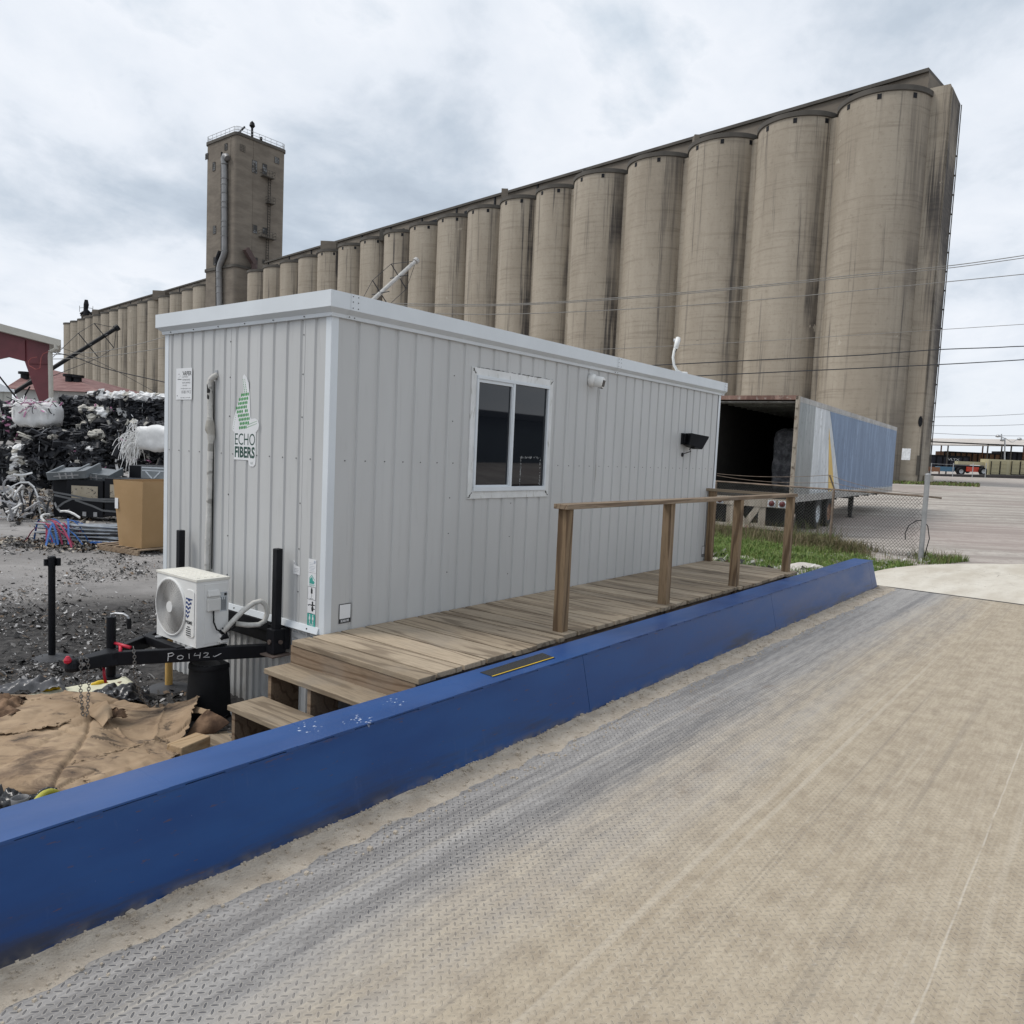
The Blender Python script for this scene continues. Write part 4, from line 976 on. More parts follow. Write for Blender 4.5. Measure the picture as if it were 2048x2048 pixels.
# timber offcuts beside the bottom step
def timber(px, py, z, ln, w, h, a, m, lab):
    c = atz(px, py, z); mb = MB(); d = Vector((math.cos(R(a)), math.sin(R(a)), 0)); e = Vector((-d.y, d.x, 0))
    mb.obox(c, d*ln/2, e*w/2, Vector((0, 0, h/2))); return tag(mb.build('timber_block', m, bevel=.008), lab, 'timber')
timber(378, 1496, -.70, .26, .14, .12, 15, wood('fresh_timber', 0, (.52, .37, .22), (.58, .43, .27), (.38, .24, .12), 40.), 'short pale freshly cut timber block leaning by the blue rail')
timber(438, 1484, -.74, .30, .26, .045, 70, M_WOODY, 'weathered board offcut lying in front of the bottom step')
mb = MB()
c = atz(478, 1478, -.75)
for i in range(14):
    mb.tube([c+Vector((rnd.gauss(0, .05), rnd.gauss(0, .05), rnd.uniform(0, .04))) for k in range(5)], .004, 5)
tag(mb.build('twine', flat('grey_twine', (.22, .22, .21), .8)), 'tangle of grey twine beside the bottom step', 'twine')
# black bin
bn = thing('plastic_bin', 'upturned black plastic bin with a flat ribbed top beside the steps', 'bin', (-.42, .93, ZG))
def dsh(sx, sy, c):
    pts = []
    for k in range(21): g = R(70+200*k/20); pts.append((c[0]+sx*math.cos(g), c[1]+sy*math.sin(g)))
    return pts+[(c[0]+sx*.85, c[1]-sy*.85), (c[0]+sx*.95, c[1]+sy*.5)]
mb = MB(); lv = [(0, 1.0), (.02, 1.02), (.24, .96), (.395, .90), (.40, .93), (.425, .93), (.435, .90)]
Ps = [[Vector((x, y, ZG+h)) for x, y in dsh(.155*s_, .155*s_, (-.40, .955))] for h, s_ in lv]; n = len(Ps[0]); 
for r_ in Ps: mb.v += r_
for i in range(len(lv)-1):
    for k in range(n): mb.f.append([i*n+k, i*n+(k+1) % n, (i+1)*n+(k+1) % n, (i+1)*n+k]); mb.m.append(0)
mb.f.append([(len(lv)-1)*n+k for k in range(n)]); mb.m.append(0)
mb.build('body', M_RUBBER, bn, auto=35)
mb = MB()
for k in range(9): yy = .84+k*.027; h = .11*math.sqrt(max(.05, 1-((yy-.95)/.13)**2)); mb.box(-.40-h, -.40+h*.7, yy-.010, yy+.010, ZG+.434, ZG+.438)
mb.build('ribbed_top', flat('sky_sheen_plastic_top', (.055, .057, .06), .5), bn)  # lighter grey paints in the sky's reflection on the flat top
mb = MB(); mb.lathe([(0, .02), (.10, .018), (.115, 0)], (-.20, .70, ZG+.02), 20); mb.build('lid', M_RUBBER, bn)
# crowd-control stanchions
M_BASE = flat('dusty_rubber_base', (.035, .036, .040), .6)
def stanchion(x, y, m, lab, top=True, h=1.0):
    z = gz(x, y)-.005
    t = thing('barrier_stanchion', lab, 'stanchion', (x, y, z), 'crowd barrier stanchions in the yard')
    mb = MB(); mb.cyl((x, y, z+.02), (x, y, z+h), .032, 20); mb.build('post', m, t, auto=40)
    mb = MB(); mb.lathe([(.0, .045), (.04, .043), (.06, .032), (.15, .022), (.182, .012), (.187, 0)], (x, y, z), 32); mb.build('base', M_BASE, t, auto=50)
    if top:
        mb = MB(); mb.cyl((x, y, z+h-.09), (x, y, z+h), .037, 18); mb.box(x+.03, x+.062, y-.055, y-.02, z+h-.085, z+h-.01); mb.box(x-.062, x-.03, y+.0, y+.03, z+h-.085, z+h-.02); mb.lathe([(.037, 0), (.03, .008), (0, .01)], (x, y, z+h), 18)
        mb.build('belt_head', M_BLACK, t, auto=40)
stanchion(-.608, 3.433, M_BLACK, 'black barrier stanchion standing alone in the littered yard', True, 1.015)
stanchion(-.275, 1.80, flat('gold_paint', (.56, .35, .11), .4, var=.06), 'gold barrier stanchion with black round base under the air conditioner', False, .55)
# litter: shredded scrap all over the yard by the cabin
M_LD = flat('dark_shreds', (.022, .021, .021), .8, var=.5); M_LL = flat('pale_shreds', (.42, .41, .40), .8, var=.25); M_LB = flat('brown_shreds', (.17, .12, .08), .85, var=.3); M_LG = flat('grey_shreds', (.12, .115, .11), .8, var=.4)
mb = MB()
def flake(x, y, s, mi, z=None, lift=.5):
    z = gz(x, y)+.006+rnd.random()*s*lift if z is None else z
    a = rnd.uniform(0, 6.28); t = rnd.gauss(0, .45); e1 = Vector((math.cos(a), math.sin(a), t))*s; e2 = Vector((-math.sin(a), math.cos(a), rnd.gauss(0, .4)))*s*rnd.uniform(.15, .7); c = Vector((x, y, z)); k = Vector((0, 0, s*rnd.gauss(0, .35)))
    mb.add([c-e1-e2, c-e2*1.1+k, c+e1-e2, c+e1+e2, c+e2*.9+k, c-e1+e2], [(0, 1, 4, 5), (1, 2, 3, 4)], mi)
n = 0
while n < 26000:
    x, y = rnd.uniform(-3.4, 3.5), rnd.uniform(1.2, 11.5)
    if x > -.2 and y < 2.6: continue
    d = noise.noise(Vector((x*.55, y*.55, 2)))+.5*noise.noise(Vector((x*1.7, y*1.7, 7)))
    r_ = math.hypot(x+1, y-3)
    if rnd.random() > min(1, max(.02, .75-.10*r_+d*.9)): continue
    lightp = .16+.25*max(0, noise.noise(Vector((x*.9, y*.9, 11))))+(.35 if 6.2 < y+.3*x < 7.6 else 0)
    q = rnd.random(); mi = 1 if q < lightp else (2 if q < lightp+.07 else (3 if q < lightp+.35 else 0))
    
    if math.hypot(x+.275, y-1.8) < .26: continue
    flake(x, y, min(.045, .005+rnd.expovariate(125)), mi); n += 1
for i in range(2600):     # strip between the steps, cardboard and rail
    x, y = rnd.uniform(-3.2, -.2), rnd.uniform(-1.4, 1.8); flake(x, y, rnd.uniform(.008, .04), rnd.choice([0, 0, 0, 1, 3, 2]))
tag(mb.build('litter', [M_LD, M_LL, M_LB, M_LG], origin=(0, 3, ZG)), kind='stuff')
# ------------------------------------------------------------------ scrap yard at the left
FH = Vector((math.cos(CYAW), math.sin(CYAW), 0)); RH = Vector((math.sin(CYAW), -math.cos(CYAW), 0)); UP = Vector((0, 0, 1))
M_BK = flat('black_foam_scrap', (.010, .011, .015), .6, var=.4, s=3); M_BK2 = flat('charcoal_foam_scrap', (.030, .032, .038), .6, var=.4, s=3)
M_WF = flat('white_foam_scrap', (.74, .74, .73), .7, var=.12, s=3); M_CF = flat('cream_foam_scrap', (.46, .44, .39), .8, var=.2, s=3); M_PK = flat('pink_foam_scrap', (.50, .22, .36), .7, var=.2)
BM = [M_BK, M_BK2, M_WF, M_CF, M_PK]
def pxbox(px0, px1, py0, py1, D):
    c = atd((px0+px1)/2, (py0+py1)/2, D); return c, (px1-px0)*D/CF, (py1-py0)*D/CF
def strip(mb, c, d, L, w, th, mi, bend=.3):
    d = d.normalized(); s_ = d.cross(Vector((rnd.gauss(0, 1), rnd.gauss(0, 1), rnd.gauss(0, 1)))).normalized(); k = d.cross(s_)
    n = 4; b = len(mb.v); bd = rnd.gauss(0, bend)*L
    for i in range(n+1):
        t = i/n-.5; p = c+d*L*t+k*bd*(t*t-.1)
        for su, sv in ((-1, -1), (1, -1), (1, 1), (-1, 1)): mb.v.append(p+s_*w*su*.5+k*th*sv*.5)
    for i in range(n):
        for q in range(4): mb.f.append([b+i*4+q, b+i*4+(q+1) % 4, b+i*4+4+(q+1) % 4, b+i*4+4+q]); mb.m.append(mi)
    mb.f += [[b+3, b+2, b+1, b], [b+n*4+q for q in range(4)]]; mb.m += [mi, mi]
def lump(mb, c, r_, mi):
    sd_ = rnd.uniform(0, 99); a, b_ = rnd.uniform(.6, 1.5), rnd.uniform(.5, 1.)
    def fn(u, v):
        th, ph = u*6.2832, (v-.5)*3.1416; q = Vector((math.cos(ph)*math.cos(th), math.cos(ph)*math.sin(th), math.sin(ph))); k = r_*(1+.55*noise.noise(q*1.8+Vector((sd_, 0, 0))))
        return c+(RH*q.x*a+FH*q.y+UP*q.z*b_)*k
    mb.grid(fn, 10, 7, mi)
def bale(px0, px1, py0, py1, D, lab, wts, n=320, core=0, tub=.5, name='scrap_bale', strap=True, L=(.25, 1.0), topw=None):
    c, w, h = pxbox(px0, px1, py0, py1, D); dp = max(w*.8, .9)
    cc = c+FH*dp*.5
    t = thing(name, lab, 'bale', (cc.x, cc.y, cc.z-h/2), 'compressed scrap bales in the yard')
    mb = MB()
    def fn(u, v):
        th, ph = u*2*math.pi, (v-.5)*math.pi
        x, y, z = math.cos(ph)*math.cos(th), math.cos(ph)*math.sin(th), math.sin(ph)
        p = 4.; r_ = (abs(x)**p+abs(y)**p+abs(z)**p)**(-1/p); q = Vector((x, y, z))*r_
        k = 1+.13*noise.noise(q*2.1+Vector((D*7, px0, 0)))+.10*noise.noise(q*5+Vector((px0, D, 0)))
        return cc+(RH*q.x*w*.43+FH*q.y*dp*.45+UP*q.z*h*.43)*k
    mb.grid(fn, 36, 20, core)
    for i in range(n):
        g = rnd.gauss; face = rnd.random()
        a, b_ = rnd.uniform(-1, 1), rnd.uniform(-1, 1)
        if face < .5: q = Vector((a, -1, b_))
        elif face < .72: q = Vector((a, b_, 1))
        elif face < .86: q = Vector((1, a, b_))
        else: q = Vector((-1, a, b_))
        p = cc+RH*q.x*w*.44+FH*q.y*dp*.47+UP*q.z*h*.44
        d = RH*g(0, 1)+FH*g(0, .6)+UP*g(0, .55)
        ww = topw if (topw and q.z > .75) else wts
        mi = rnd.choices(range(5), ww)[0]; l = rnd.uniform(*L)*min(1., w/1.6)*.8
        if (mi in (2, 3) and rnd.random() < .6 and (ww is topw or wts[2] > 5 or wts[3] > 5)) or rnd.random() < .10: lump(mb, p, rnd.uniform(.07, .22), mi); continue
        if rnd.random() < .25: continue
        if rnd.random() < tub: strip(mb, p, d, l, rnd.uniform(.04, .12), rnd.uniform(.02, .06), mi)
        else: strip(mb, p, d, l*.8, rnd.uniform(.12, .34), rnd.uniform(.03, .10), mi, .5)
    mb.build('scrap', BM, t)
    if strap:
        mb = MB()
        for sx in (-.25, .22):
            pts = []
            for k in range(25):
                g = 2*math.pi*k/24; x, z = math.cos(g), math.sin(g); r_ = (x**4+z**4)**-.25; pts.append(cc+RH*sx*w+FH*x*r_*dp*.51+UP*z*r_*h*.51)
            mb.tube(pts, .012, 5, cap=False)
        mb.build('tie_wire', M_STEEL if wts[2] < 10 else M_BLACK, t)
    return t
bale(40, 195, 858, 985, 29, 'big black foam scrap bale on the ground in the middle of the pile', (30, 10, .6, .6, 0), 620, topw=(20, 8, 1, 4, 0))
bale(-30, 18, 893, 985, 29.5, 'black foam scrap bale at the left end of the bottom row', (20, 8, 1, .3, 0), 260)
bale(16, 68, 892, 962, 29.6, 'white and grey foam bale on the bottom row left of the big black bale', (4, 3, 9, 4, 0), 260, core=2)
bale(140, 200, 890, 938, 28.2, 'small round black scrap bale in front of the pile', (20, 10, 1, 1, .3), 260)
bale(205, 335, 842, 948, 28.6, 'black foam bale with cream foam patches at the right of the pile', (20, 9, 1, 2.2, .6), 460)
bale(160, 222, 812, 930, 30.2, 'cream foam bale filling the gap between black bales', (9, 5, 2, 6, .8), 380, core=0)
bale(170, 330, 786, 852, 30.5, 'large topmost bale of black foam capped with white foam strips', (22, 9, 1.2, .6, 0), 640, topw=(.6, .3, 30, 3, 0))
bale(112, 190, 798, 872, 31.5, 'black bale with stubby ends sticking up, second tier in the middle', (22, 9, 1, .4, .2), 380)
bale(-30, 125, 846, 884, 31.2, 'dark flat scrap bale under the white strapped bale', (20, 10, 2, 1, .6), 320)
bale(-30, 26, 808, 852, 31, 'dark bale mixed with pink foam at the left edge, second tier', (10, 5, 2, 1, 6), 220)
# white strapped bale: bundled bulging white rolls
c, w, h = pxbox(22, 106, 804, 852, 30)
t = thing('roll_bale', 'white strapped bale of bulging plastic rolls on top of the pile at the left', 'bale', (c.x, c.y, c.z-h/2), 'compressed scrap bales in the yard')
def rolls(cc, w, h, k, name, m, par, sq=1.):
    mb = MB()
    def fn(u, v):
        th, ph = u*6.2832, (v-.5)*3.1416; q = Vector((math.cos(ph)*math.cos(th), math.cos(ph)*math.sin(th), math.sin(ph)))
        q = q*(abs(q.x)**5+abs(q.y)**5+abs(q.z)**5)**-.2
        bl = 1+.09*math.cos(q.x*3.1416*k)+.10*noise.noise(q*1.7+Vector((k*5, 0, 0)))+.05*noise.noise(q*5)
        return cc+RH*q.x*w*.52+(FH*(q.y*h*.55+.4)+UP*q.z*h*.5)*bl
    mb.grid(fn, 48, 28); mb.build(name, m, par, smooth=True)
rolls(c, w, h, 3, 'roll', M_WF, t)
mb = MB()
for i in range(90): strip(mb, c+RH*rnd.uniform(-.5, .5)*w+FH*rnd.uniform(-.45, .6)+UP*rnd.uniform(.1, .6)*h, RH*rnd.gauss(0, 1)+UP*rnd.gauss(0, .5)+FH*rnd.gauss(0, .5), rnd.uniform(.15, .6), rnd.uniform(.02, .07), .02, rnd.choice([2, 2, 2, 4, 0]))
mb.build('loose_strip', BM, t)
mb = MB()
for i in range(5): x = -.4+.2*i; mb.tube([c+RH*(x*w)+FH*(.4+math.cos(g*.2618)*h*.54)+UP*math.sin(g*.2618)*h*.54 for g in range(25)], .018, 5, cap=False)
mb.build('strap', M_WHITE, t)
# white drum-shaped bale with stringy fibre
c, w, h = pxbox(268, 345, 852, 902, 27.4)
t = thing('roll_bale', 'white rounded roll bale with hanging white strings at the right of the pile', 'bale', (c.x, c.y, c.z-h/2), 'compressed scrap bales in the yard')
rolls(c, w, h, 2, 'roll', M_WF, t)
mb = MB()
for i in range(130):
    p = c-RH*w*.5+RH*rnd.uniform(-.25, .25)+UP*rnd.gauss(0, .25)+FH*rnd.uniform(-.3, .3); d = Vector((0, 0, 0)); pts = [p]
    v = -RH*rnd.uniform(-.02, .09)+UP*rnd.gauss(.05, .07)+FH*rnd.gauss(0, .05)
    for k in range(7): v = v*.92+UP*-.035; p = p+v*.8; pts.append(p.copy())
    mb.tube(pts, .009, 4, cap=False)
mb.build('string', M_WF, t)
# hose scrap at the left edge
c = atz(12, 1040, -.75)
t = thing('hose_heap', 'heap of grey and white hose scrap at the left edge of the yard', 'scrap heap', (c.x, c.y, gz(c.x, c.y)))
mb = MB()
for i in range(60):
    p = c+RH*rnd.gauss(-.15, .38)+FH*rnd.uniform(0, .9)+UP*abs(rnd.gauss(.25, .28)); strip(mb, p, RH*rnd.gauss(0, 1)+UP*rnd.gauss(0, .9)+FH*rnd.gauss(0, .5), rnd.uniform(.3, .7), .04, .04, rnd.choice([0, 1, 2, 2, 3]), .9)
mb.build('hose', [M_BK, M_BK2, flat('grey_hose', (.35, .35, .36), .5), M_WF], t)
# block of strapped black boxes
M_BX = flat('black_box', (.007, .008, .011), .5, var=.25, s=2, spec=.22); M_BGE = mat('stained_beige_panel', lambda: dict(color=mix(nz(coord(), 8., 6, .7).ss(.56, .64), mix(nz(coord(), 3., 4).ss(.3, .7), (.34, .29, .21), (.42, .37, .29)), (.06, .05, .045)), rough=.8))
M_GM = flat('grey_pressed_panel', (.14, .155, .165), .4, metal=.2, var=.2, s=3)
D = 19.6
def cbox(name, lab, px0, px1, py0, py1, D, dp, rot=0., m=M_BX, cat='box', grp=None):
    c, w, h = pxbox(px0, px1, py0, py1, D); t = thing(name, lab, cat, (c.x, c.y, c.z-h/2), grp)
    a = RH*math.cos(rot)+FH*math.sin(rot); b_ = -RH*math.sin(rot)+FH*math.cos(rot)
    mb = MB(); mb.obox(c+b_*dp/2, a*w/2, b_*dp/2, UP*h/2); mb.build('body', m, t, bevel=.012)
    return t, c, w, h, a, b_
labs = ['tall black strapped box at the left end of the front block', 'black strapped box with a stained beige panel in the front block', 'black strapped box partly behind the open cardboard container']
for i, (a0, a1, y0) in enumerate(((106, 134, 957), (133, 206, 960), (209, 290, 958))):
    t, c, w, h, a, b_ = cbox('strapped_box', labs[i], a0, a1, y0, 1034, D-.15*i, .8, .0, grp='black boxes strapped together')
    if i:
        mb = MB(); mb.obox(c+UP*h*.17-b_*.006, a*w*.36, b_*.006, UP*h*.17); mb.build('panel', M_BGE, t)
        mb = MB(); mb.obox(c-UP*h*.42-b_*.01, a*w*.05, b_*.012, UP*h*.06); mb.obox(c-UP*h*.42-b_*.01+a*w*.3, a*w*.05, b_*.012, UP*h*.06); mb.build('foot', M_STEEL, t)
mb = MB(); s0 = atd(108, 984, D-.42)
P_ = lambda px, py, d=D-.42: atd(px, py, d)
for pts in ([P_(106, 984), P_(140, 990), P_(180, 998), P_(240, 999)], [P_(108, 990), P_(140, 997), P_(210, 1003), P_(240, 1003)], [P_(112, 1017), P_(128, 1005), P_(143, 998)], [P_(150, 1000), P_(185, 1012), P_(205, 1021), P_(240, 1024)]):
    for q, r_ in zip(pts, pts[1:]): mb.bar(q, r_, .004, .045, up=(0, 0, 1))
tag(mb.build('strap', flat('grey_film_strap', (.10, .105, .11), .35)), 'grey plastic strapping wound round the black boxes', 'strap')
for (p0, p1, y0, y1, dd, tl, lab) in ((108, 190, 930, 956, D+.1, .25, 'grey pressed metal tray tilted on the strapped boxes, at the left'), (160, 235, 932, 960, D+.3, -.2, 'grey ribbed metal tray lying on the strapped boxes, at the right')):
    c, w, h = pxbox(p0, p1, y0, y1, dd); t = thing('metal_tray', lab, 'tray', (c.x, c.y, c.z-h/2))
    ax, ay, az_ = (RH+UP*tl*.4).normalized(), (FH+UP*.25).normalized(), None; az_ = ax.cross(ay)
    mb = MB(); mb.obox(c, ax*w*.46, ay*.35, az_*.03); 
    for s_ in (-1, 1): mb.obox(c+ax*w*.45*s_, ax*.03, ay*.37, az_*.10)
    mb.obox(c-ay*.36, ax*w*.46, ay*.02, az_*.10); mb.build('body', M_GM, t, bevel=.01)
    mb = MB()
    for s_ in (-.5, 0, .5): mb.obox(c+ax*w*.3*s_-ay*.385, ax*.02, ay*.006, az_*.07)
    mb.obox(c-ay*.385, ax*w*.3, ay*.008, az_*.012); mb.build('rib', M_STEEL, t)
t, c, w, h, a, b_ = cbox('appliance_panel_box', 'dark box with a grey X-ribbed metal front behind the cardboard container', 258, 330, 932, 985, 20.4, .7)
mb = MB(); fc = c-b_*.006+a*w*.17; mb.obox(fc, a*w*.33, b_*.006, UP*h*.48); fp = mb.build('front', flat('light_grey_panel', (.27, .29, .30), .4, metal=.2), t)
mb = MB()
for s_ in (-1, 1): mb.bar(fc-b_*.012-a*w*.2-UP*h*.3*s_, fc-b_*.012+a*w*.2+UP*h*.3*s_, .012, .03)
for z in (.33, .44): mb.obox(fc-b_*.012+UP*h*z, a*w*.3, b_*.006, UP*.012)
mb.build('rib', M_TRIM, fp)
# cardboard container on a pallet
M_BOXC = mat('new_cardboard', lambda: dict(color=mix(nz(wpos(), 1.2, 5).ss(.3, .7), (.36, .235, .12), (.42, .28, .15)), rough=.85, spec=.2, bump=(nz(wpos(), 2., 3), .2, .02)))
C0 = atz(283, 1096, -.655); a1, a2 = R(10), R(100); e1 = Vector((math.cos(a1), math.sin(a1), 0)); e2 = Vector((math.cos(a2), math.sin(a2), 0))
t = thing('cardboard_container', 'large open brown cardboard container standing on a pallet beside the cabin', 'cardboard box', C0+(e1+e2)*.5)
h = 1.24; w = .95; w2 = .66; sp = .04
mb = MB()
lo = [C0, C0+e1*w, C0+e1*w+e2*w2, C0+e2*w2]; hi = [C0-e1*sp-e2*sp*2, C0+e1*(w+sp)-e2*sp, C0+e1*(w+sp)+e2*(w2+sp), C0-e1*sp*2.4+e2*(w2+sp)]
hi = [p+UP*h for p in hi]
for i in range(4):
    j = (i+1) % 4; mb.grid(lambda u, v: (lo[i].lerp(lo[j], u)).lerp(hi[i].lerp(hi[j], u), v)+(e1 if i % 2 else -e2)*(.03*math.sin(u*math.pi)*math.sin(v*2.5))*(1 if i in (0, 1) else -1), 10, 10)
mb.add(lo, [(0, 1, 2, 3)])
o = mb.build('wall', M_BOXC, t); md = o.modifiers.new('thickness', 'SOLIDIFY'); md.thickness = .012
mb = MB(); q = C0.lerp(C0+e2*w2, .93)+UP*.8-e1*.085; mb.obox(q, e2*.045, e1*.004, UP*.10); mb.build('label', M_PAPER, t)
def pallet(C, e1, e2, s, lab):
    t = thing('wooden_pallet', lab, 'pallet', C); mb = MB()
    for k in range(6): f = k/5; p = C+e2*(s*f)+UP*.10; mb.obox(p+e1*s/2, e1*s/2, e2*.05, UP*.010)
    mb.build('deck_board', M_WOODX, t)
    for k in range(3): mb = MB(); mb.obox(C+e1*(s*k/2)+e2*s/2+UP*.045, e1*.022, e2*s/2, UP*.045); mb.build('bearer', M_WOODX, t)
pc = C0-e1*.14-e2*.12; pallet(Vector((pc.x, pc.y, gz(pc.x, pc.y)+.005)), e1, e2, 1.2, 'grey wooden pallet under the brown cardboard container')
# tube bundle with straps
M_TUBE = flat('bright_tube', (.36, .38, .40), .3, metal=.7, var=.2); M_BLU = flat('blue_strap', (.02, .10, .32), .6); M_MAG = flat('crimson_strap', (.28, .02, .07), .6)
c = atz(165, 1086, -.76); ex = (RH+FH*.08).normalized(); ey = Vector((-ex.y, ex.x, 0))
t = thing('tube_bundle', 'bundle of long bright metal tubes lying on the ground with blue and crimson straps', 'tube bundle', (c.x, c.y, gz(c.x, c.y)))
for i in range(34):
    r_ = i // 7; k = i % 7; p = c+ey*(k*.07+.03*(r_ % 2)+.1)+UP*(.03+.075*r_)+ex*rnd.uniform(-.12, .12); a = rnd.gauss(0, .05); b2 = rnd.gauss(0, .03)
    d = (ex+ey*a+UP*b2); mb = MB(); mb.cyl(p-d*.85, p+d*.95, rnd.uniform(.016, .026), 8); mb.build('tube', M_TUBE if rnd.random() < .75 else M_BK2, t)
for i in range(26):
    p = c-ex*rnd.uniform(.35, .9)+ey*rnd.uniform(-.05, .4)+UP*rnd.uniform(.25, .46); pts = [p]; v = Vector((rnd.gauss(0, .05), rnd.gauss(-.03, .05), .02))
    for k in range(7): v = v+UP*-.02; p = p+v; p.z = max(p.z, c.z-.01); pts.append(p.copy())
    mb = MB()
    for q, r2 in zip(pts, pts[1:]):
        if (r2-q).length > .004: mb.bar(q, r2, .035, .006)
    if mb.v: mb.build('strap', M_BLU if i % 3 else M_MAG, t)
mb = MB()
for i in range(3): q = c+ex*rnd.uniform(-.5, .7)+ey*(-.12)+UP*.02; mb.obox(q, ex*.10, ey*.05, UP*.03)
mb.build('clamp', M_BLU, t)
mb = MB()
for i in range(3200):
    p = c+ex*rnd.gauss(.1, 1.0)+ey*rnd.gauss(-.15, .45); x, y = p.x, p.y; flake(x, y, rnd.uniform(.012, .05), rnd.choice([0, 0, 0, 1, 2, 3]))
for i in range(2600):
    q = atz(rnd.uniform(20, 235), rnd.gauss(1000, 20), -.77); 
    if q.y < 30: flake(q.x, q.y, rnd.uniform(.03, .10), rnd.choice([0, 0, 1, 2, 3, 3]))
tag(mb.build('debris', [M_LD, flat('paper_shreds', (.40, .36, .30), .8, var=.25), M_LB, M_LG], origin=(3, 12, ZG)), kind='stuff')
# ------------------------------------------------------------------ buildings at the left
M_RFR = flat('red_oxide_steel', (.12, .022, .028), .5, var=.15, s=1.); M_BEIGE = flat('beige_metal_trim', (.40, .385, .34), .5, var=.08, s=1.)
DB = 50.
t = thing('steel_shed', 'open red steel framed shed with beige roof edge at the left', 'shed', atd(90, 850, DB))
def poly(mb, pts, D, th, mi=0):
    p = [atd(px, py, D) for px, py in pts]; n = len(p); e = (max(p, key=lambda a: (a-CAM).dot(RH))-CAM).to_2d().to_3d().normalized(); q = [a+e*th for a in p]
    mb.add(p+q, [tuple(range(n))[::-1], tuple(range(n, 2*n))]+[(i, (i+1) % n, n+(i+1) % n, n+i) for i in range(n)], mi)
mb = MB(); poly(mb, [(49, 722), (98, 700), (101, 830), (88, 830)], DB, .35); mb.build('column', M_RFR, t)
mb = MB(); poly(mb, [(-160, 620), (0, 660), (99, 688), (98, 722), (49, 722), (18, 714), (0, 718), (-160, 672)], DB+.02, .3); mb.build('rafter', M_RFR, t)
mb = MB(); poly(mb, [(48, 680), (49.5, 680), (50.5, 722), (49, 722)], DB-.06, .1); poly(mb, [(57, 725), (99, 726), (99, 728), (57, 727)], DB-.06, .1); mb.build('stiffener', M_RFR, t)
mb = MB(); poly(mb, [(-160, 604), (0, 647), (122, 680), (121, 690), (117, 692), (0, 662), (-160, 620)], DB-.5, 5.); mb.build('roof', M_BEIGE, t)
mb = MB(); mb.tube([atd(112, 689, DB-.4), atd(113, 697, DB-.4), atd(108, 701, DB-.3), atd(101, 703, DB-.2), atd(100.5, 712, DB-.2), atd(103, 830, DB-.2)], .14, 8); mb.build('downpipe', M_BEIGE, t)
mb = MB(); mb.tube([atd(-5, 748, DB), atd(41, 806, DB)], .05, 6); mb.tube([atd(60, 773, DB), atd(41, 806, DB)], .05, 6); mb.build('brace', M_BLACK, t)
mb = MB(); mb.tube([atd(97, 703, DB-.4), atd(86, 708, DB-.4), atd(82, 716, DB-.4), atd(80, 736, DB-.4), atd(72, 739, DB-.4), atd(58, 731, DB-.4), atd(57, 722, DB-.4), atd(63, 716, DB-.4), atd(74, 714, DB-.4)], .025, 5); mb.build('cable', flat('red_cable', (.3, .08, .07), .6), t)
DH = 105.
t = thing('hip_roofed_warehouse', 'low white warehouse with a faded red hipped roof before the silos', 'warehouse', atd(110, 830, DH))
el, er = atd(8, 774, DH), atd(212, 788, DH); zb = gz(el.x, el.y)-.5; zt = (el.z+er.z)/2; el.z = er.z = zt; d = 26.
r1, r2 = atd(72, 736, DH+11), atd(106, 737, DH+13); r2.z = r1.z
mb = MB(); bl, br = el+FH*d, er+FH*d
mb.add([el, er, br, bl, r1, r2], [(0, 1, 5, 4), (1, 2, 5), (2, 3, 4, 5), (3, 0, 4)]); mb.add([el, er, br, bl], [(3, 2, 1, 0)])
mb.build('roof', mat('faded_red_roof', lambda: dict(color=mix(nz(sc(wpos(), .3, .3, 1.), 2., 6, .65).ss(.35, .7), (.155, .07, .065), (.25, .14, .125)), rough=.8)), t)
mb = MB(); ins = 1.; q = [el+RH*ins+FH*ins, er-RH*ins+FH*ins, br-RH*ins-FH*ins, bl+RH*ins-FH*ins]; mb.hexa([Vector((p.x, p.y, zb)) for p in q]+[Vector((p.x, p.y, zt-.02)) for p in q]); mb.build('wall', flat('off_white_wall', (.45, .45, .43), .7, var=.06, s=.3), t)
for px, py in ((50, 752), (139, 757), (155, 759)):
    mb = MB(); p = atd(px, py, DH+6); mb.cyl(p-UP*1.2, p+UP*.25, .55, 10); mb.cyl(p+UP*.25, p+UP*.6, .85, 10); mb.build('roof_vent', M_BLACK, t)
t = thing('sheet_metal_hut', 'small pale sheet metal hut with white roof at the left edge', 'hut', atd(0, 840, 62))
mb = MB(); poly(mb, [(-60, 778), (24, 782), (24, 850), (-60, 850)], 62, 4.); mb.build('wall', mat('ribbed_beige_sheet', lambda: dict(color=mix((X.op('SINE', (coord().xyz()[0]*.62-coord().xyz()[1]*.785)*9.)).ss(.6, 1.)*.5, (.40, .40, .36), (.22, .22, .2)), rough=.6)), t)
mb = MB(); poly(mb, [(-60, 740), (0, 767), (29, 781), (29, 784), (-60, 781)], 61.8, 4.4); mb.build('roof', M_TRIM, t)
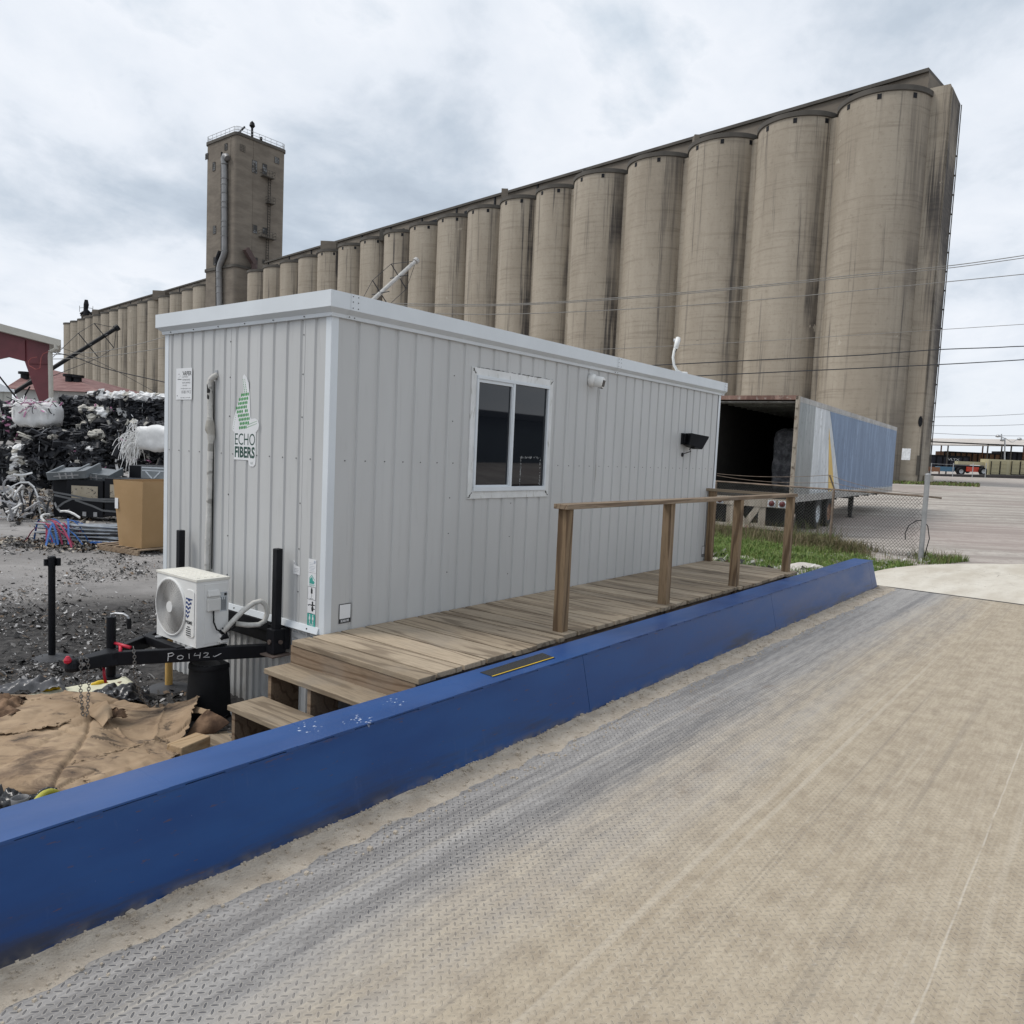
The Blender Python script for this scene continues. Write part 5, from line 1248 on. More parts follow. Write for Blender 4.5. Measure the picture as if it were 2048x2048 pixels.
# ------------------------------------------------------------------ concrete grain elevator
def _silo(seed):
    def fn():
        p = coord(); x, y, z = p.xyz(); r_ = orand()
        off = vec(r_*37., r_*91., r_*53.)
        big = nz(sc(p, .25, .25, .05, off), 1.6, 5, .6)
        st = nz(sc(p, .9, .9, .030, off), 1.9, 6, .62)
        st2 = nz(sc(p, 2.2, 2.2, .05, off), 2.4, 5, .65)
        hor = nz(sc(p, .10, .10, 2.2, off), 1.6, 5, .65); fine = nz(p, 3., 7, .7)
        c = mix(big.ss(.3, .7), (.315, .275, .220), (.395, .350, .285))
        c = mix(hor.ss(.50, .72)*.45, c, (.185, .155, .120))
        c = mix(hor.ss(.25, .38, 1., 0.)*.35, c, (.40, .35, .285))
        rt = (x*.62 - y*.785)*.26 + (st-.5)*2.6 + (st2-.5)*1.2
        dark = rt.ss(-.12, .42)*(r_.lin(0, 1, .4, 1.15))*nz(sc(p, .1, .1, .07, off), 1.4, 4).ss(.36, .56, .25, 1.)  # streaky stains together with painted-in shade on the right-hand side
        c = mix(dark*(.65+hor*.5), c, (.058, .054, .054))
        dk2 = st.ss(.54, .68)*st2.ss(.42, .58)
        c = mix(dk2*.75, c, (.085, .078, .072))
        ring = fract(z*.82).ss(.0, .06, 1., 0.)*.07
        c = mix(ring, c, (.15, .13, .105)); c = mix(fine.ss(.5, .75, 0, .4), c, (.19, .16, .125))
        cr = nz(sc(p, .35, .35, 1.6, off), 2.3, 8, .72).ss(.685, .70)
        c = mix(cr*.7, c, (.08, .07, .06)); sp = nz(sc(p, 1., 1., 1., off), .55, 4).ss(.72, .735); c = mix(sp*.7, c, (.45, .41, .34))
        return dict(color=c, rough=.9, spec=.2, bump=(hor+fine*.6, .35, .05))
    return mat('streaked_silo_concrete', fn)
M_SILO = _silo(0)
M_CONCD = mat('dark_tower_concrete', lambda: dict(color=mix(nz(sc(coord(), .3, .3, .9), 1., 7, .65).ss(.3, .7), (.150, .130, .108), (.215, .188, .155)), rough=.9, spec=.2, bump=(nz(sc(coord(), .2, .2, 1.5), 1.5, 6), .3, .05)))
M_RIM = flat('dark_rim', (.085, .078, .068), .9, var=.2, s=.5)
AX, AY, PH, S1, ZT, S2 = 68.905, 14.029, 1.455, 7.484, 32.215, 6.123
rd = Vector((math.cos(PH), math.sin(PH), 0)); rn = Vector((-rd.y, rd.x, 0))   # along the row / towards the camera side
if rn.x > 0: rn = -rn
def cen(k):
    b = Vector((AX, AY, 0))
    if k <= 4: return b+rd*(S1*k), S1/2*.985
    return b+rd*(S1*4+(S1+S2)/2+S2*(k-5)), S2/2*.985
ORD = ['first', 'second', 'third', 'fourth', 'fifth', 'sixth', 'seventh', 'eighth', 'ninth', 'tenth', 'eleventh', 'twelfth', 'thirteenth', 'fourteenth', 'fifteenth', 'sixteenth', 'seventeenth', 'eighteenth', 'nineteenth', 'twentieth']
def silo(k, lab, zt=ZT, Rr=None, c=None):
    c0, r0 = cen(k); c = c0 if c is None else c; Rr = Rr or r0
    z0 = gz(c.x, c.y)-.4
    t = thing('grain_silo', lab, 'silo', (c.x, c.y, z0), 'concrete grain silos in the long row')
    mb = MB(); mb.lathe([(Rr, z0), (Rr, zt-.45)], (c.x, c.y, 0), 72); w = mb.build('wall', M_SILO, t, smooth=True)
    mb = MB(); mb.lathe([(Rr, zt-.45), (Rr+.13, zt-.40), (Rr+.13, zt), (0, zt+.02)], (c.x, c.y, 0), 72); mb.build('rim', M_RIM, t, auto=40)
    if k < 14:
        mb = MB()
        for a in (-50, -8, 35):
            d = Matrix.Rotation(R(a), 3, 'Z') @ (CAM-c).to_2d().to_3d().normalized(); e = Vector((-d.y, d.x, 0))
            mb.obox(c+d*Rr+UP*(zt-.75), d*.03, e*.16, UP*.20)
        mb.build('vent', M_BLACK, t)
    q = c+rd*(Rr*1.01)+rn*(Rr*.30)
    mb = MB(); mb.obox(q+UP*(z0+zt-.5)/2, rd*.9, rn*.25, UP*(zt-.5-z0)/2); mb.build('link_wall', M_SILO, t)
for k in range(17, -1, -1):
    if k == 0: lab = 'wide concrete silo at the right end of the row, behind the parked trailer'
    elif k <= 4: lab = 'wide stained concrete silo, %s to the left of the end silo' % ORD[k-1]
    else: lab = 'slender concrete silo, %s to the right of the tall tower' % ORD[17-k]
    silo(k, lab)
for i in range(14): silo(21.87+i*1.055, 'slender concrete silo left of the tall tower, %s from the tower' % ORD[i+1])
c_, r_ = cen(20.75); silo(20.75, 'broad concrete silo left of the tall tower, first from the tower', Rr=3.5)
# end bay at the right
e0, r0 = cen(0)
eb = thing('silo_end_bay', 'stepped flat concrete end bay beside the last silo at the right', 'end bay', (e0.x, e0.y-4, 0))
zb = gz(e0.x, e0.y)-.4
xx = e0.x-.6
ya, yb = atx(1854, 420, xx).y, atx(1880, 420, xx).y
lo, hi = xx, xx+14
for _ in range(40):
    m = (lo+hi)/2; d_ = Vector((m, yb, 22.))-CAM
    if 1024+CF*d_.dot(_r)/d_.dot(_f) < 1897: lo = m
    else: hi = m
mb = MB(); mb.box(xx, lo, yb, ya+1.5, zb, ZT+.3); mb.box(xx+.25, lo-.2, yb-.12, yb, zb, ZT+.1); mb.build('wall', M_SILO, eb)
xx = lo-.8
mb = MB(); mb.tube([(xx+.4, yb-.10, zb), (xx+.4, yb-.10, ZT)], .05, 6); mb.tube([(xx+.5, yb-.22, zb+1), (xx+.5, yb-.22, ZT)], .04, 6)
for i in range(18): mb.box(xx+.35, xx+.55, yb-.26, yb-.0, zb+1+i*1.6, zb+1.10+i*1.6)
mb.build('ladder_pipe', M_RIM, eb)
def onx(mbx, px0, px1, py0, py1, x, th, mi=0):
    a, b = atx(px0, (py0+py1)/2, x), atx(px1, (py0+py1)/2, x); c, d = atx((px0+px1)/2, py0, x), atx((px0+px1)/2, py1, x)
    mbx.box(x-th, x, min(a.y, b.y), max(a.y, b.y), min(c.z, d.z), max(c.z, d.z), mi)
fx = (e0-rn*0).x-r0
mb = MB(); onx(mb, 1804, 1821, 897, 920, fx+.75, .08); mb.build('sign_board', flat('white_board', (.66, .68, .70), .5), eb)
mb = MB(); onx(mb, 1833, 1838, 911, 950, e0.x-.6, .08); mb.build('door_slot', M_RIM, eb)
mb = MB(); mb.lathe([(0, 0), (.28, 0)], (0, 0, 0), 14); q = atx(1841, 843, e0.x-.62); mb.v = [q+Vector((-.05, v.x*.6, v.y*1.6)) for v in mb.v]; mb.build('opening', M_BLACK, eb)
# gallery along the top
Mx = []
for (ka, kb, nm, lab) in ((-.35, 17.6, 'conveyor_gallery', 'long low concrete gallery running along the tops of the silos right of the tower'), (20.6, 35.9, 'conveyor_gallery', 'long low concrete gallery running along the silo tops left of the tower')):
    pa, pb = cen(ka)[0]-rn*2.0, cen(kb)[0]-rn*2.0
    d_ = ray(973, 395) if ka < 0 else ray(300, 590)
    ref = CAM.z + d_.z*((pa-CAM).dot(rn)/d_.dot(rn))
    t = thing(nm, lab, 'gallery', (pa+pb)/2+UP*ZT)
    mb = MB(); m_ = (pa+pb)/2-rn*2.5; L_ = (pb-pa).length/2
    mb.obox(m_+UP*(ZT+ref-.3)/2, rd*L_, rn*2.5, UP*(ref-.3-ZT)/2); mb.build('wall', M_CONCD, t)
    mb = MB(); mb.obox(m_+UP*(ref-.15), rd*L_, rn*2.75, UP*.15); mb.build('roof', M_RIM, t)
    n = int(L_*2/7.3)
    for i in range(n):
        mb = MB(); q = pa.lerp(pb, (i+.5)/n)+rn*.06; mb.obox(q+UP*(ZT+(ref-ZT)*.55), rd*.9, rn*.05, UP*.28)
        mb.obox(q+rd*2.6+UP*(ZT+ref-.3)/2, rd*.12, rn*.07, UP*(ref-.3-ZT)/2)
        mb.build('window', M_BLACK, t)
    Mx.append((pa, ref))
def roofbox(px0, px1, py0, py1, k, lab, nm='penthouse', m=None, dp=3.):
    c, r = cen(k); D = (c-CAM).dot(_f)+2; cc, w, h = pxbox(px0, px1, py0, py1, D); mb = MB(); mb.obox(cc+FH*dp/2-UP*.3, RH*w/2, FH*dp/2, UP*(h/2+.3)); tag(mb.build(nm, m or M_CONCD), lab, 'roof structure')
roofbox(641, 672, 482, 498, 11.5, 'square concrete penthouse on the gallery roof near the tower')
roofbox(1003, 1016, 377, 387, 5.2, 'small pale box on the gallery roof above the middle silos', dp=1.5)
roofbox(759, 768, 459, 472, 9, 'small dark ventilator box on the gallery roof', dp=1., m=M_RIM)
roofbox(1166, 1172, 337, 343, 3.5, 'tiny pointed box on the gallery roof behind the wide silos', dp=1., m=M_RIM)
roofbox(1389, 1399, 269, 282, 1.5, 'small concrete stub on the gallery roof next to the tallest silo', dp=1.)
roofbox(305, 330, 581, 594, 23, 'square concrete penthouse on the gallery left of the tower')
roofbox(184, 197, 619, 630, 31, 'small concrete penthouse near the left end of the gallery')
c, w, h = pxbox(163, 182, 600, 630, (cen(32)[0]-CAM).dot(_f))
mb = MB(); pts = [c-UP*h*.5, c-UP*h*.1-RH*w*.05, c+UP*h*.2, c+UP*h*.5]; mb.tube(pts, [w*.30, w*.22, w*.26, w*.16], 10); mb.tube([c-UP*h*.45-RH*w*.6, c-UP*h*.2], .35, 6); mb.tube([c-UP*h*.45+RH*w*.6, c-UP*h*.1], .25, 6)
for s_ in (-.7, .7): mb.tube([c+RH*w*s_-UP*h*.3, c+RH*w*s_+UP*h*.1], .06, 5); mb.tube([c+RH*w*s_-UP*h*.05, c], .06, 5)
tag(mb.build('leg_tower', M_BLACK), 'dark elevator leg head standing on the left silo tops', 'machinery')
# tower
TX = 80.2
TY0, TY1 = atx(471, 420, TX).y, atx(410, 420, TX).y
TX1, TZ = aty(570, 420, TY0).x, atx(463, 268, TX).z-.4
ZL = atx(440, 536, TX).z
tw = thing('elevator_tower', 'tall square concrete headhouse tower rising above the silo row', 'tower', (TX+5, TY0+5, 0))
def rsq(x0, x1, y0, y1, r, n=6):
    pts = []
    for cx, cy, a in ((x1-r, y1-r, 0), (x0+r, y1-r, 90), (x0+r, y0+r, 180), (x1-r, y0+r, 270)):
        for k in range(n+1): g = R(a+90*k/n); pts.append((cx+r*math.cos(g), cy+r*math.sin(g)))
    return pts
def prismz(mb, pts, z0, z1, mi=0): mb.extr(pts, (0, 0, z0), (1, 0, 0), (0, 1, 0), (0, 0, z1-z0), mi)
zg_ = gz(TX, TY0)-.5
mb = MB(); prismz(mb, rsq(TX, TX1, TY0, TY1, .9), zg_, TZ); 
mb.box(TX-.06, TX+.2, TY0+1.9, TY0+2.15, ZL, TZ-.1); mb.box(TX+3.6, TX+3.8, TY0-.06, TY0+.2, ZL, TZ-.1)
mb.build('wall', M_CONCD, tw, auto=30)
mb = MB(); prismz(mb, rsq(TX-.2, TX1+.2, TY0-.2, TY1+.2, 1.), TZ, TZ+.55); mb.build('parapet', M_RIM, tw, auto=30)
mb = MB(); prismz(mb, rsq(TX-.22, TX1+.2, TY0-.2, TY1+.22, 1.), ZL-.25, ZL+.25); mb.build('ledge', M_RIM, tw, auto=30)
mb = MB(); pr = rsq(TX, TX1, TY0, TY1, .9)
for zz in (TZ+1.0, TZ+1.6): mb.tube([(x, y, zz) for x, y in pr+[pr[0]]], .045, 5)
per = pr+[pr[0]]
for a, b in zip(per, per[1:]):
    L_ = math.dist(a, b); n = max(1, int(L_/1.3)) if L_ > 1 else 1
    for i in range(n): x, y = a[0]+(b[0]-a[0])*i/n, a[1]+(b[1]-a[1])*i/n; mb.tube([(x, y, TZ+.5), (x, y, TZ+1.6)], .04, 5)
mb.build('guard_rail', M_STEEL, tw)
TS = .1812
def tpx(X_, Y_): return 400+X_*TS, 250+Y_*TS
def twin(face, X_, Y0_, Y1_, w_, m, nx=3, ny=4):
    px, py0 = tpx(X_, Y0_); _, py1 = tpx(X_, Y1_)
    if face == 'x': a, b = atx(px, py0, TX), atx(px, py1, TX); W2 = w_/2; o, e, n_ = a, Vector((0, 1, 0)), Vector((-1, 0, 0))
    else: a, b = aty(px, py0, TY0), aty(px, py1, TY0); o, e, n_ = a, Vector((1, 0, 0)), Vector((0, -1, 0))
    h = (a.z-b.z)/2; c = Vector((a.x, a.y, (a.z+b.z)/2))
    mb = MB(); mb.obox(c+n_*.02, e*w_/2, n_*.03, UP*h); f = mb.build('window', m, tw)
    mb = MB()
    for i in range(nx+1): mb.obox(c+n_*.06+e*(w_*(i/nx-.5)), e*.035, n_*.03, UP*h)
    for j in range(ny+1): mb.obox(c+n_*.06+UP*(h*2*(j/ny-.5)), e*w_/2, n_*.03, UP*.035)
    mb.build('frame', M_RIM, f)
M_PANE = mat('grimy_panes', lambda: dict(color=mix(vor(wpos(), 1.3, out='Color').xyz()[0].ss(.55, .6), (.022, .023, .026), (.20, .21, .22)), rough=.3))
for a in ((290, 205, 275, .95), (78, 315, 380, .95), (157, 412, 505, .95), (163, 1115, 1200, .95), (167, 1460, 1545, .95)): twin('x', *a, M_PANE)
for a in ((470, 222, 292, 1.0), (603, 392, 532, 1.0), (714, 432, 545, .95), (848, 360, 425, 1.0), (603, 1105, 1195, 1.0), (716, 1135, 1205, .95), (615, 1465, 1540, .7), (703, 1490, 1530, .5)): twin('y', *a, M_PANE if a[0] not in (470,) else M_CONCD)
for (xa, xb, yb) in ((668, 792, 575), (722, 795, 865), (645, 803, 1245)):
    p0, p1 = aty(*tpx(xa, yb), TY0), aty(*tpx(xb, yb+10), TY0); z = (p0.z+p1.z)/2
    mb = MB(); mb.box(p0.x, p1.x, TY0-1.1, TY0, z-.12, z)
    for zz in (.55, 1.1): mb.tube([(p0.x, TY0, z+zz), (p0.x, TY0-1.1, z+zz), (p1.x, TY0-1.1, z+zz), (p1.x, TY0, z+zz)], .04, 5)
    for f in (0, .25, .5, .75, 1): xx = p0.x+(p1.x-p0.x)*f; mb.tube([(xx, TY0-1.1, z), (xx, TY0-1.1, z+1.1)], .04, 5)
    mb.build('balcony', M_RIM, tw)
for xa, y0, y1 in ((768, 590, 1250), (745, 1260, 1500)):
    p0, p1 = aty(*tpx(xa, y0), TY0-.3), aty(*tpx(xa, y1), TY0-.3); mb = MB()
    for s_ in (-.28, .28): mb.tube([(p0.x+s_, TY0-.3, p0.z), (p0.x+s_, TY0-.3, p1.z)], .05, 5)
    z = p1.z
    while z < p0.z: mb.tube([(p0.x-.28, TY0-.3, z), (p0.x+.28, TY0-.3, z)], .035, 4); z += .5
    mb.build('ladder', M_BLACK, tw)
M_DUCT = flat('grey_duct', (.25, .25, .25), .5, metal=.3, var=.12, s=.6)
xx = TX-.55
q = lambda X_, Y_: atx(*tpx(X_, Y_), xx)
mb = MB(); pts = [q(305, 365), q(292, 345), q(272, 345), q(262, 372), q(270, 480), q(271, 900), q(272, 1395), q(262, 1440), q(225, 1530), q(212, 1580), q(216, 1932), q(218, 2300)]
mb.tube(pts, .55, 14)
for Y_ in (430, 590, 655, 750, 850, 910, 1065, 1125, 1225, 1390): p = q(271, Y_); mb.lathe([(.55, -.08), (.64, -.06), (.64, .06), (.55, .08)], p, 14)
for Y_ in (1620, 1690, 1780, 1850): p = q(214, Y_); mb.lathe([(.55, -.08), (.64, -.06), (.64, .06), (.55, .08)], p, 14)
mb.build('duct', M_DUCT, tw, auto=50)
mb = MB(); mb.tube([q(240, 300), q(240, 1400), q(228, 1420), q(190, 1500), q(180, 1560), q(184, 2100)], .20, 6); mb.tube([q(225, 1400), q(195, 1480), q(192, 1530)], .5, 8); mb.build('pipe', M_BLACK, tw)
mb = MB(); a, b = aty(*tpx(505, 1365), TY0-1), aty(*tpx(600, 1530), TY0-1); mb.bar(a, b, 1.0, 1.0); mb.tube([b, b-UP*2], .6, 8); mb.build('chute', flat('rust_brown_chute', (.085, .055, .05), .7), tw)
mb = MB(); p = Vector((TX+4, TY0+1.2, TZ+.5)); mb.tube([p, p+UP*2.4], .22, 8); mb.lathe([(.3, 0), (.55, .3), (.4, .9), (0, 1.3)], p+UP*2.3, 10); mb.tube([p+Vector((2, 0, 0)), p+Vector((2, 0, 1.2))], .25, 8); mb.bar(p+Vector((-3, 0, .2)), p+Vector((-1.6, 0, 1.9)), .3, .3); mb.build('roof_vent', M_BLACK, tw)
ct = atx(467, 540, TX+3.6); zct = atx(467, 531, TX+1).z; ct.z = 0; silo(18.3, 'squat round concrete bin built against the foot of the tall tower', zt=zct, Rr=24*(ct-CAM).dot(_f)/CF, c=ct)
# leaning spout poles and wires
M_WIRE = flat('pale_wire', (.26, .25, .23), .6); M_WIRED = flat('dark_wire', (.025, .027, .032), .6)
def pole(p0, p1, D0, D1, r, m, lab, rungs):
    a, b = atd(*p0, D0), atd(*p1, D1); t = thing('spout_pole', lab, 'spout', a); d = (b-a)
    mb = MB(); mb.tube([a-d*.6, b], r, 10); mb.tube([b-d*.02, b+d*.03], r*1.6, 10); mb.build('tube', m, t)
    mb = MB(); s_ = d.normalized().cross(UP).normalized(); u = s_.cross(d.normalized())
    for f in rungs:
        q = a+d*f; mb.tube([q-u*r*7, q+u*r*7], r*.25, 5); mb.tube([q-s_*r*7, q+s_*r*7], r*.25, 5)
    for sg in (-1, 1): mb.tube([a-d*.5+u*0, a+d*rungs[0]+u*sg*r*7, a+d*rungs[-1]+u*sg*r*7, b], r*.14, 4)
    mb.build('stay', M_WIRED, t)
    return t
pole((748, 598), (832, 522), 48, 50, .13, flat('pale_spout', (.45, .44, .42), .5, metal=.3), 'pale leaning spout pole with guy wires rising above the cabin roof', (.15, .58))
pole((106, 736), (233, 656), 70, 73, .19, M_BLACK, 'dark leaning spout pole in front of the far left silos', (.55, .80))
def wire(pts, D, r, m, lab, D1=None):
    D1 = D1 or D; n = len(pts); ps = [atd(x, y, D+(D1-D)*i/(n-1)) for i, (x, y) in enumerate(pts)]
    out = []
    for i in range((n-1)*6+1): out.append(catm(ps, i/((n-1)*6)))
    mb = MB(); mb.tube(out, r, 5); tag(mb.build('overhead_wire', m, smooth=True), lab, 'wire')
wire([(2100, 503), (1911, 530), (1700, 551), (1536, 569), (1280, 592), (1024, 608), (785, 607), (560, 600)], 42, .024, M_WIRE, 'topmost overhead wire crossing before the wide silos, upper of a close pair')
wire([(2100, 508), (1911, 534.5), (1700, 555), (1536, 572), (1280, 595), (1024, 610.5), (785, 611), (560, 604)], 42, .022, M_WIRE, 'lower wire of the close topmost pair crossing before the silos')
wire([(2100, 543), (1900, 563), (1536, 598), (1280, 617), (1024, 628), (850, 627), (600, 622)], 42, .022, M_WIRE, 'overhead wire below the close pair, sagging behind the cabin roof')
wire([(2100, 645), (1900, 658), (1536, 681), (1280, 695), (1100, 702)], 46, .016, M_WIRE, 'thin faint overhead wire crossing the middle of the silos')
wire([(2100, 691), (2030, 693), (1990, 695), (1880, 699), (1780, 706), (1710, 711), (1536, 719), (1300, 731), (1200, 735)], 40, .026, M_WIRED, 'wavy dark overhead wire above the trailer')
wire([(2100, 716), (1900, 728), (1536, 745), (1390, 752), (1200, 760)], 40, .026, M_WIRED, 'lowest dark overhead wire above the trailer')
wire([(60, 709), (103, 709.5), (160, 706), (201, 703.5), (260, 692), (324, 675), (420, 640)], 55, .026, M_WIRE, 'upper pale overhead wire before the far left silos')
wire([(60, 718), (103, 718), (160, 717), (201, 714), (260, 706), (324, 696), (420, 675)], 55, .026, M_WIRE, 'lower pale overhead wire before the far left silos')
wire([(60, 697), (104, 704), (154, 716), (215, 738), (323, 763), (420, 785)], 55, .034, M_WIRED, 'dark wire descending before the far left silos')
wire([(60, 672), (115, 693), (200, 725), (330, 795)], 57, .018, M_WIRED, 'thin dark wire descending steeply behind the shed roof edge')
# ------------------------------------------------------------------ parked box trailer
R0 = atd(1583, 1000, 22.); zb = R0.z; ZTt = atx(1598, 793, R0.x).z
def pxof(P): d = P-CAM; return 1024+CF*d.dot(_r)/d.dot(_f)
TL = 17.6; lo_, hi_ = R(-20), R(25)
for _ in range(40):
    th = (lo_+hi_)/2
    if pxof(R0+Vector((math.cos(th)*TL, math.sin(th)*TL, 1.5))) > 1789: lo_ = th
    else: hi_ = th
tu = Vector((math.cos(th), math.sin(th), 0)); tn = Vector((-tu.y, tu.x, 0)); TW = 2.55; HH = ZTt-zb
def T(a, b, z): return Vector((R0.x, R0.y, 0))+tu*a+tn*b+UP*(zb+z)
def afor(px, z):
    lo, hi = -2., 30.
    for _ in range(40):
        m = (lo+hi)/2
        if pxof(T(m, 0, z)) < px: lo = m
        else: hi = m
    return lo
zgt = gz(*(T(6, 1.2, 0).to_2d()))-.0
tr = thing('box_trailer', 'weathered open-backed box trailer with blue, yellow and white sides parked behind the fence', 'trailer', Vector((T(8, 1.3, 0).x, T(8, 1.3, 0).y, zgt)))
def tb(mb, a0, a1, b0, b1, z0, z1, mi=0): mb.hexa([T(a0,b0,z0),T(a1,b0,z0),T(a1,b1,z0),T(a0,b1,z0),T(a0,b0,z1),T(a1,b0,z1),T(a1,b1,z1),T(a0,b1,z1)], mi)
def dirty(name, ca, cb, dk, rough=.5, metal=0.):
    def fn():
        p = wpos(); f = nz(sc(p, 1., 1., .25), 1.6, 7, .65); s_ = nz(sc(p, 2.2, 2.2, .22), 2., 7, .7); sp = nz(p, 5., 7, .7)
        c = mix(f.ss(.36, .64), ca, cb); c = mix(s_.ss(.50, .68)*.75, c, [min(1, k*1.4+.06) for k in cb]); c = mix(s_.ss(.30, .42, 1., 0.)*.5, c, dk); c = mix(sp.ss(.54, .66)*.65, c, dk)
        return dict(color=c, rough=rough, metal=metal)
    return mat(name, fn)
M_TB = dirty('faded_blue_panel', (.075, .140, .255), (.115, .190, .315), (.055, .10, .18)); M_TW = dirty('dull_white_panel', (.46, .50, .53), (.56, .59, .61), (.34, .35, .35)); M_TY = dirty('yellow_stripe', (.60, .38, .06), (.66, .44, .09), (.5, .34, .1))
M_TG = dirty('tarnished_steel_panel', (.13, .15, .15), (.21, .225, .225), (.09, .10, .095), .4, .4); M_TR = dirty('galvanised_rail', (.28, .275, .26), (.36, .35, .33), (.14, .11, .085)); M_RUST = dirty('rusty_cream_frame', (.30, .26, .21), (.38, .34, .28), (.11, .065, .04), .7); M_REDR = dirty('rusty_header', (.13, .065, .05), (.22, .13, .10), (.42, .38, .34), .7)
mb = MB(); tb(mb, .0, TL, .0, .04, .14, HH-.10); mb.build('side_wall', M_TW, tr)
mb = MB(); tb(mb, .1, TL-.05, .041, .06, .12, HH-.1); tb(mb, .1, TL-.05, TW-.06, TW-.041, .12, HH-.1); tb(mb, .1, TL-.05, .062, TW-.062, HH-.128, HH-.10); mb.build('lining', flat('shade_dark_lining', (.020, .017, .014), .9, var=.3), tr)  # near-black colour puts the shade inside the trailer onto its lining
def sidepoly(pts, m, nm, d=.006):
    mb = MB(); p = [T(a, -d, z) for a, z in pts]; q = [T(a, .002, z) for a, z in pts]; n = len(p)
    mb.add(p+q, [tuple(range(n))[::-1], tuple(range(n, 2*n))]+[(i, (i+1) % n, n+(i+1) % n, n+i) for i in range(n)]); return mb.build(nm, m, tr)
ap = afor(1632, HH)
sidepoly([(.02, .02), (ap, .02), (ap, HH-.06), (.02, HH-.06)], M_TG, 'steel_panel', .010)
sidepoly([(afor(1657, .3), .16), (afor(1669, .3), .16), (afor(1662.5, HH*.5), HH*.5), (afor(1658, HH-.7), HH-.7)], M_TY, 'yellow_stripe')
sidepoly([(afor(1680, .3), .16), (TL-.02, .16), (TL-.02, HH-.16), (afor(1659.5, HH-.3), HH-.16)], M_TB, 'blue_panel')
mb = MB(); tb(mb, .0, TL, TW-.04, TW, .0, HH); mb.build('side_wall', M_TW, tr)
mb = MB(); tb(mb, TL-.04, TL, .04, TW-.04, .0, HH); mb.build('front_wall', M_TW, tr)
mb = MB(); tb(mb, .05, TL, .0, TW, HH-.03, HH)
for i in range(28): tb(mb, .1+i*.62, .14+i*.62, .065, TW-.065, HH-.16, HH-.13)
mb.build('roof', M_TR, tr)
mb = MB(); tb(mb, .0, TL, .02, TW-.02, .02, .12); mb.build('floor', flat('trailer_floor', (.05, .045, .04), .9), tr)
mb = MB(); tb(mb, .0, TL, -.014, .02, HH-.14, HH+.012); mb.build('top_rail', M_TR, tr)
mb = MB(); tb(mb, .0, TL, -.016, .03, -.08, .14); mb.build('bottom_rail', M_TR, tr)
mb = MB()
for i in range(38): tb(mb, ap+.2+i*(TL-ap)/39, ap+.26+i*(TL-ap)/39, -.026, -.012, .14, .215)
mb.build('rivet_row', M_TRIM, tr)
mb = MB(); tb(mb, -.05, .06, -.03, .07, -.05, HH+.02); 
for z in (.3, .95, 1.5, 2.05, 2.6): tb(mb, -.09, -.05, -.02, .06, z, z+.11)
mb.build('rear_post', M_RUST, tr)
mb = MB(); tb(mb, -.05, .06, TW-.07, TW+.03, -.05, HH+.02); mb.build('rear_post', M_RUST, tr)
mb = MB(); tb(mb, -.05, .08, .0, TW, HH-.09, HH+.03); mb.build('header', M_REDR, tr)
mb = MB(); tb(mb, -.06, .06, -.02, TW+.02, -.26, -.0); mb.build('rear_sill', M_RUST, tr)
for b0 in (.12, .42, TW-.30, TW-.60):
    mb = MB(); tb(mb, -.075, -.055, b0, b0+.22, -.24, -.04); pl_ = mb.build('light_plate', M_TRIM, tr)
    mb = MB(); mb.lathe([(.085, 0), (.07, .03), (0, .035)], (0, 0, 0), 16); cc = T(-.078, b0+.11, -.14); mb.v = [cc-tu*v.z+tn*v.x+UP*v.y for v in mb.v]; mb.build('tail_light', mat('red_lens', lambda: dict(color=(.11, .010, .012), rough=.3)), pl_, smooth=True)
# underride guard
mb = MB(); tb(mb, -.05, .03, .15, TW-.15, -.90, -.80); gb_ = mb.build('guard_bar', dirty('striped_guard', (.42, .38, .33), (.5, .46, .4), (.3, .03, .03), .6), tr)
for b0, b1 in ((.80, 1.02), (TW-.80, TW-1.02)):
    mb = MB(); mb.bar(T(-.01, b0, -.25), T(-.01, b0, -.82), .05, .20, up=tn); mb.bar(T(-.02, b1+(b1-b0)*1.2, -.82), T(-.02, b0+(b1-b0)*.5, -.25), .05, .17, up=tn); mb.bar(T(-.015, b1+(b1-b0)*.9, -.78), T(-.015, b0, -.78), .05, .07); mb.build('guard_strut', M_RUST, gb_)
# bogie
zw = zgt
def wheelset(a):
    for b in (.02, .34, TW-.60, TW-.28):
        c = T(a, b+.14, 0); c.z = zw+.50
        mb = MB(); mb.lathe([(.29, -.13), (.40, -.145), (.48, -.13), (.505, -.08), (.505, .08), (.48, .13), (.40, .145), (.29, .13)], (0, 0, 0), 32); mb.v = [c+tu*v.x+UP*v.y+tn*v.z for v in mb.v]; ty = mb.build('wheel', M_RUBBER, tr, auto=40)
        mb = MB(); mb.lathe([(.30, -.125), (.285, -.06), (.16, -.03), (.11, -.10), (.0, -.11)], (0, 0, 0), 24); mb.lathe([(.30, .125), (.285, .06), (.16, .02), (.0, .02)], (0, 0, 0), 24); mb.v = [c+tu*v.x+UP*v.y+tn*v.z for v in mb.v]
        mb.build('rim', M_TW if a == aw else dirty('rusty_rim', (.22, .12, .07), (.30, .18, .12), (.12, .06, .035), .8), ty, smooth=True)
    mb = MB(); mb.cyl(T(a, .3, 0)*Vector((1, 1, 0)) if False else Vector((T(a, .3, 0).x, T(a, .3, 0).y, zw+.5)), Vector((T(a, TW-.3, 0).x, T(a, TW-.3, 0).y, zw+.5)), .07, 10); mb.build('axle', M_BLACK, tr)
aw = afor(1638, -.5); aw2 = afor(1660, -.5); wheelset(aw); wheelset(aw2)
mb = MB(); tb(mb, 1.2, 6.3, .75, .90, -.40, -.05); tb(mb, 1.2, 6.3, TW-.9, TW-.75, -.40, -.05)
mb.build('sub_frame', M_BLACK, tr)
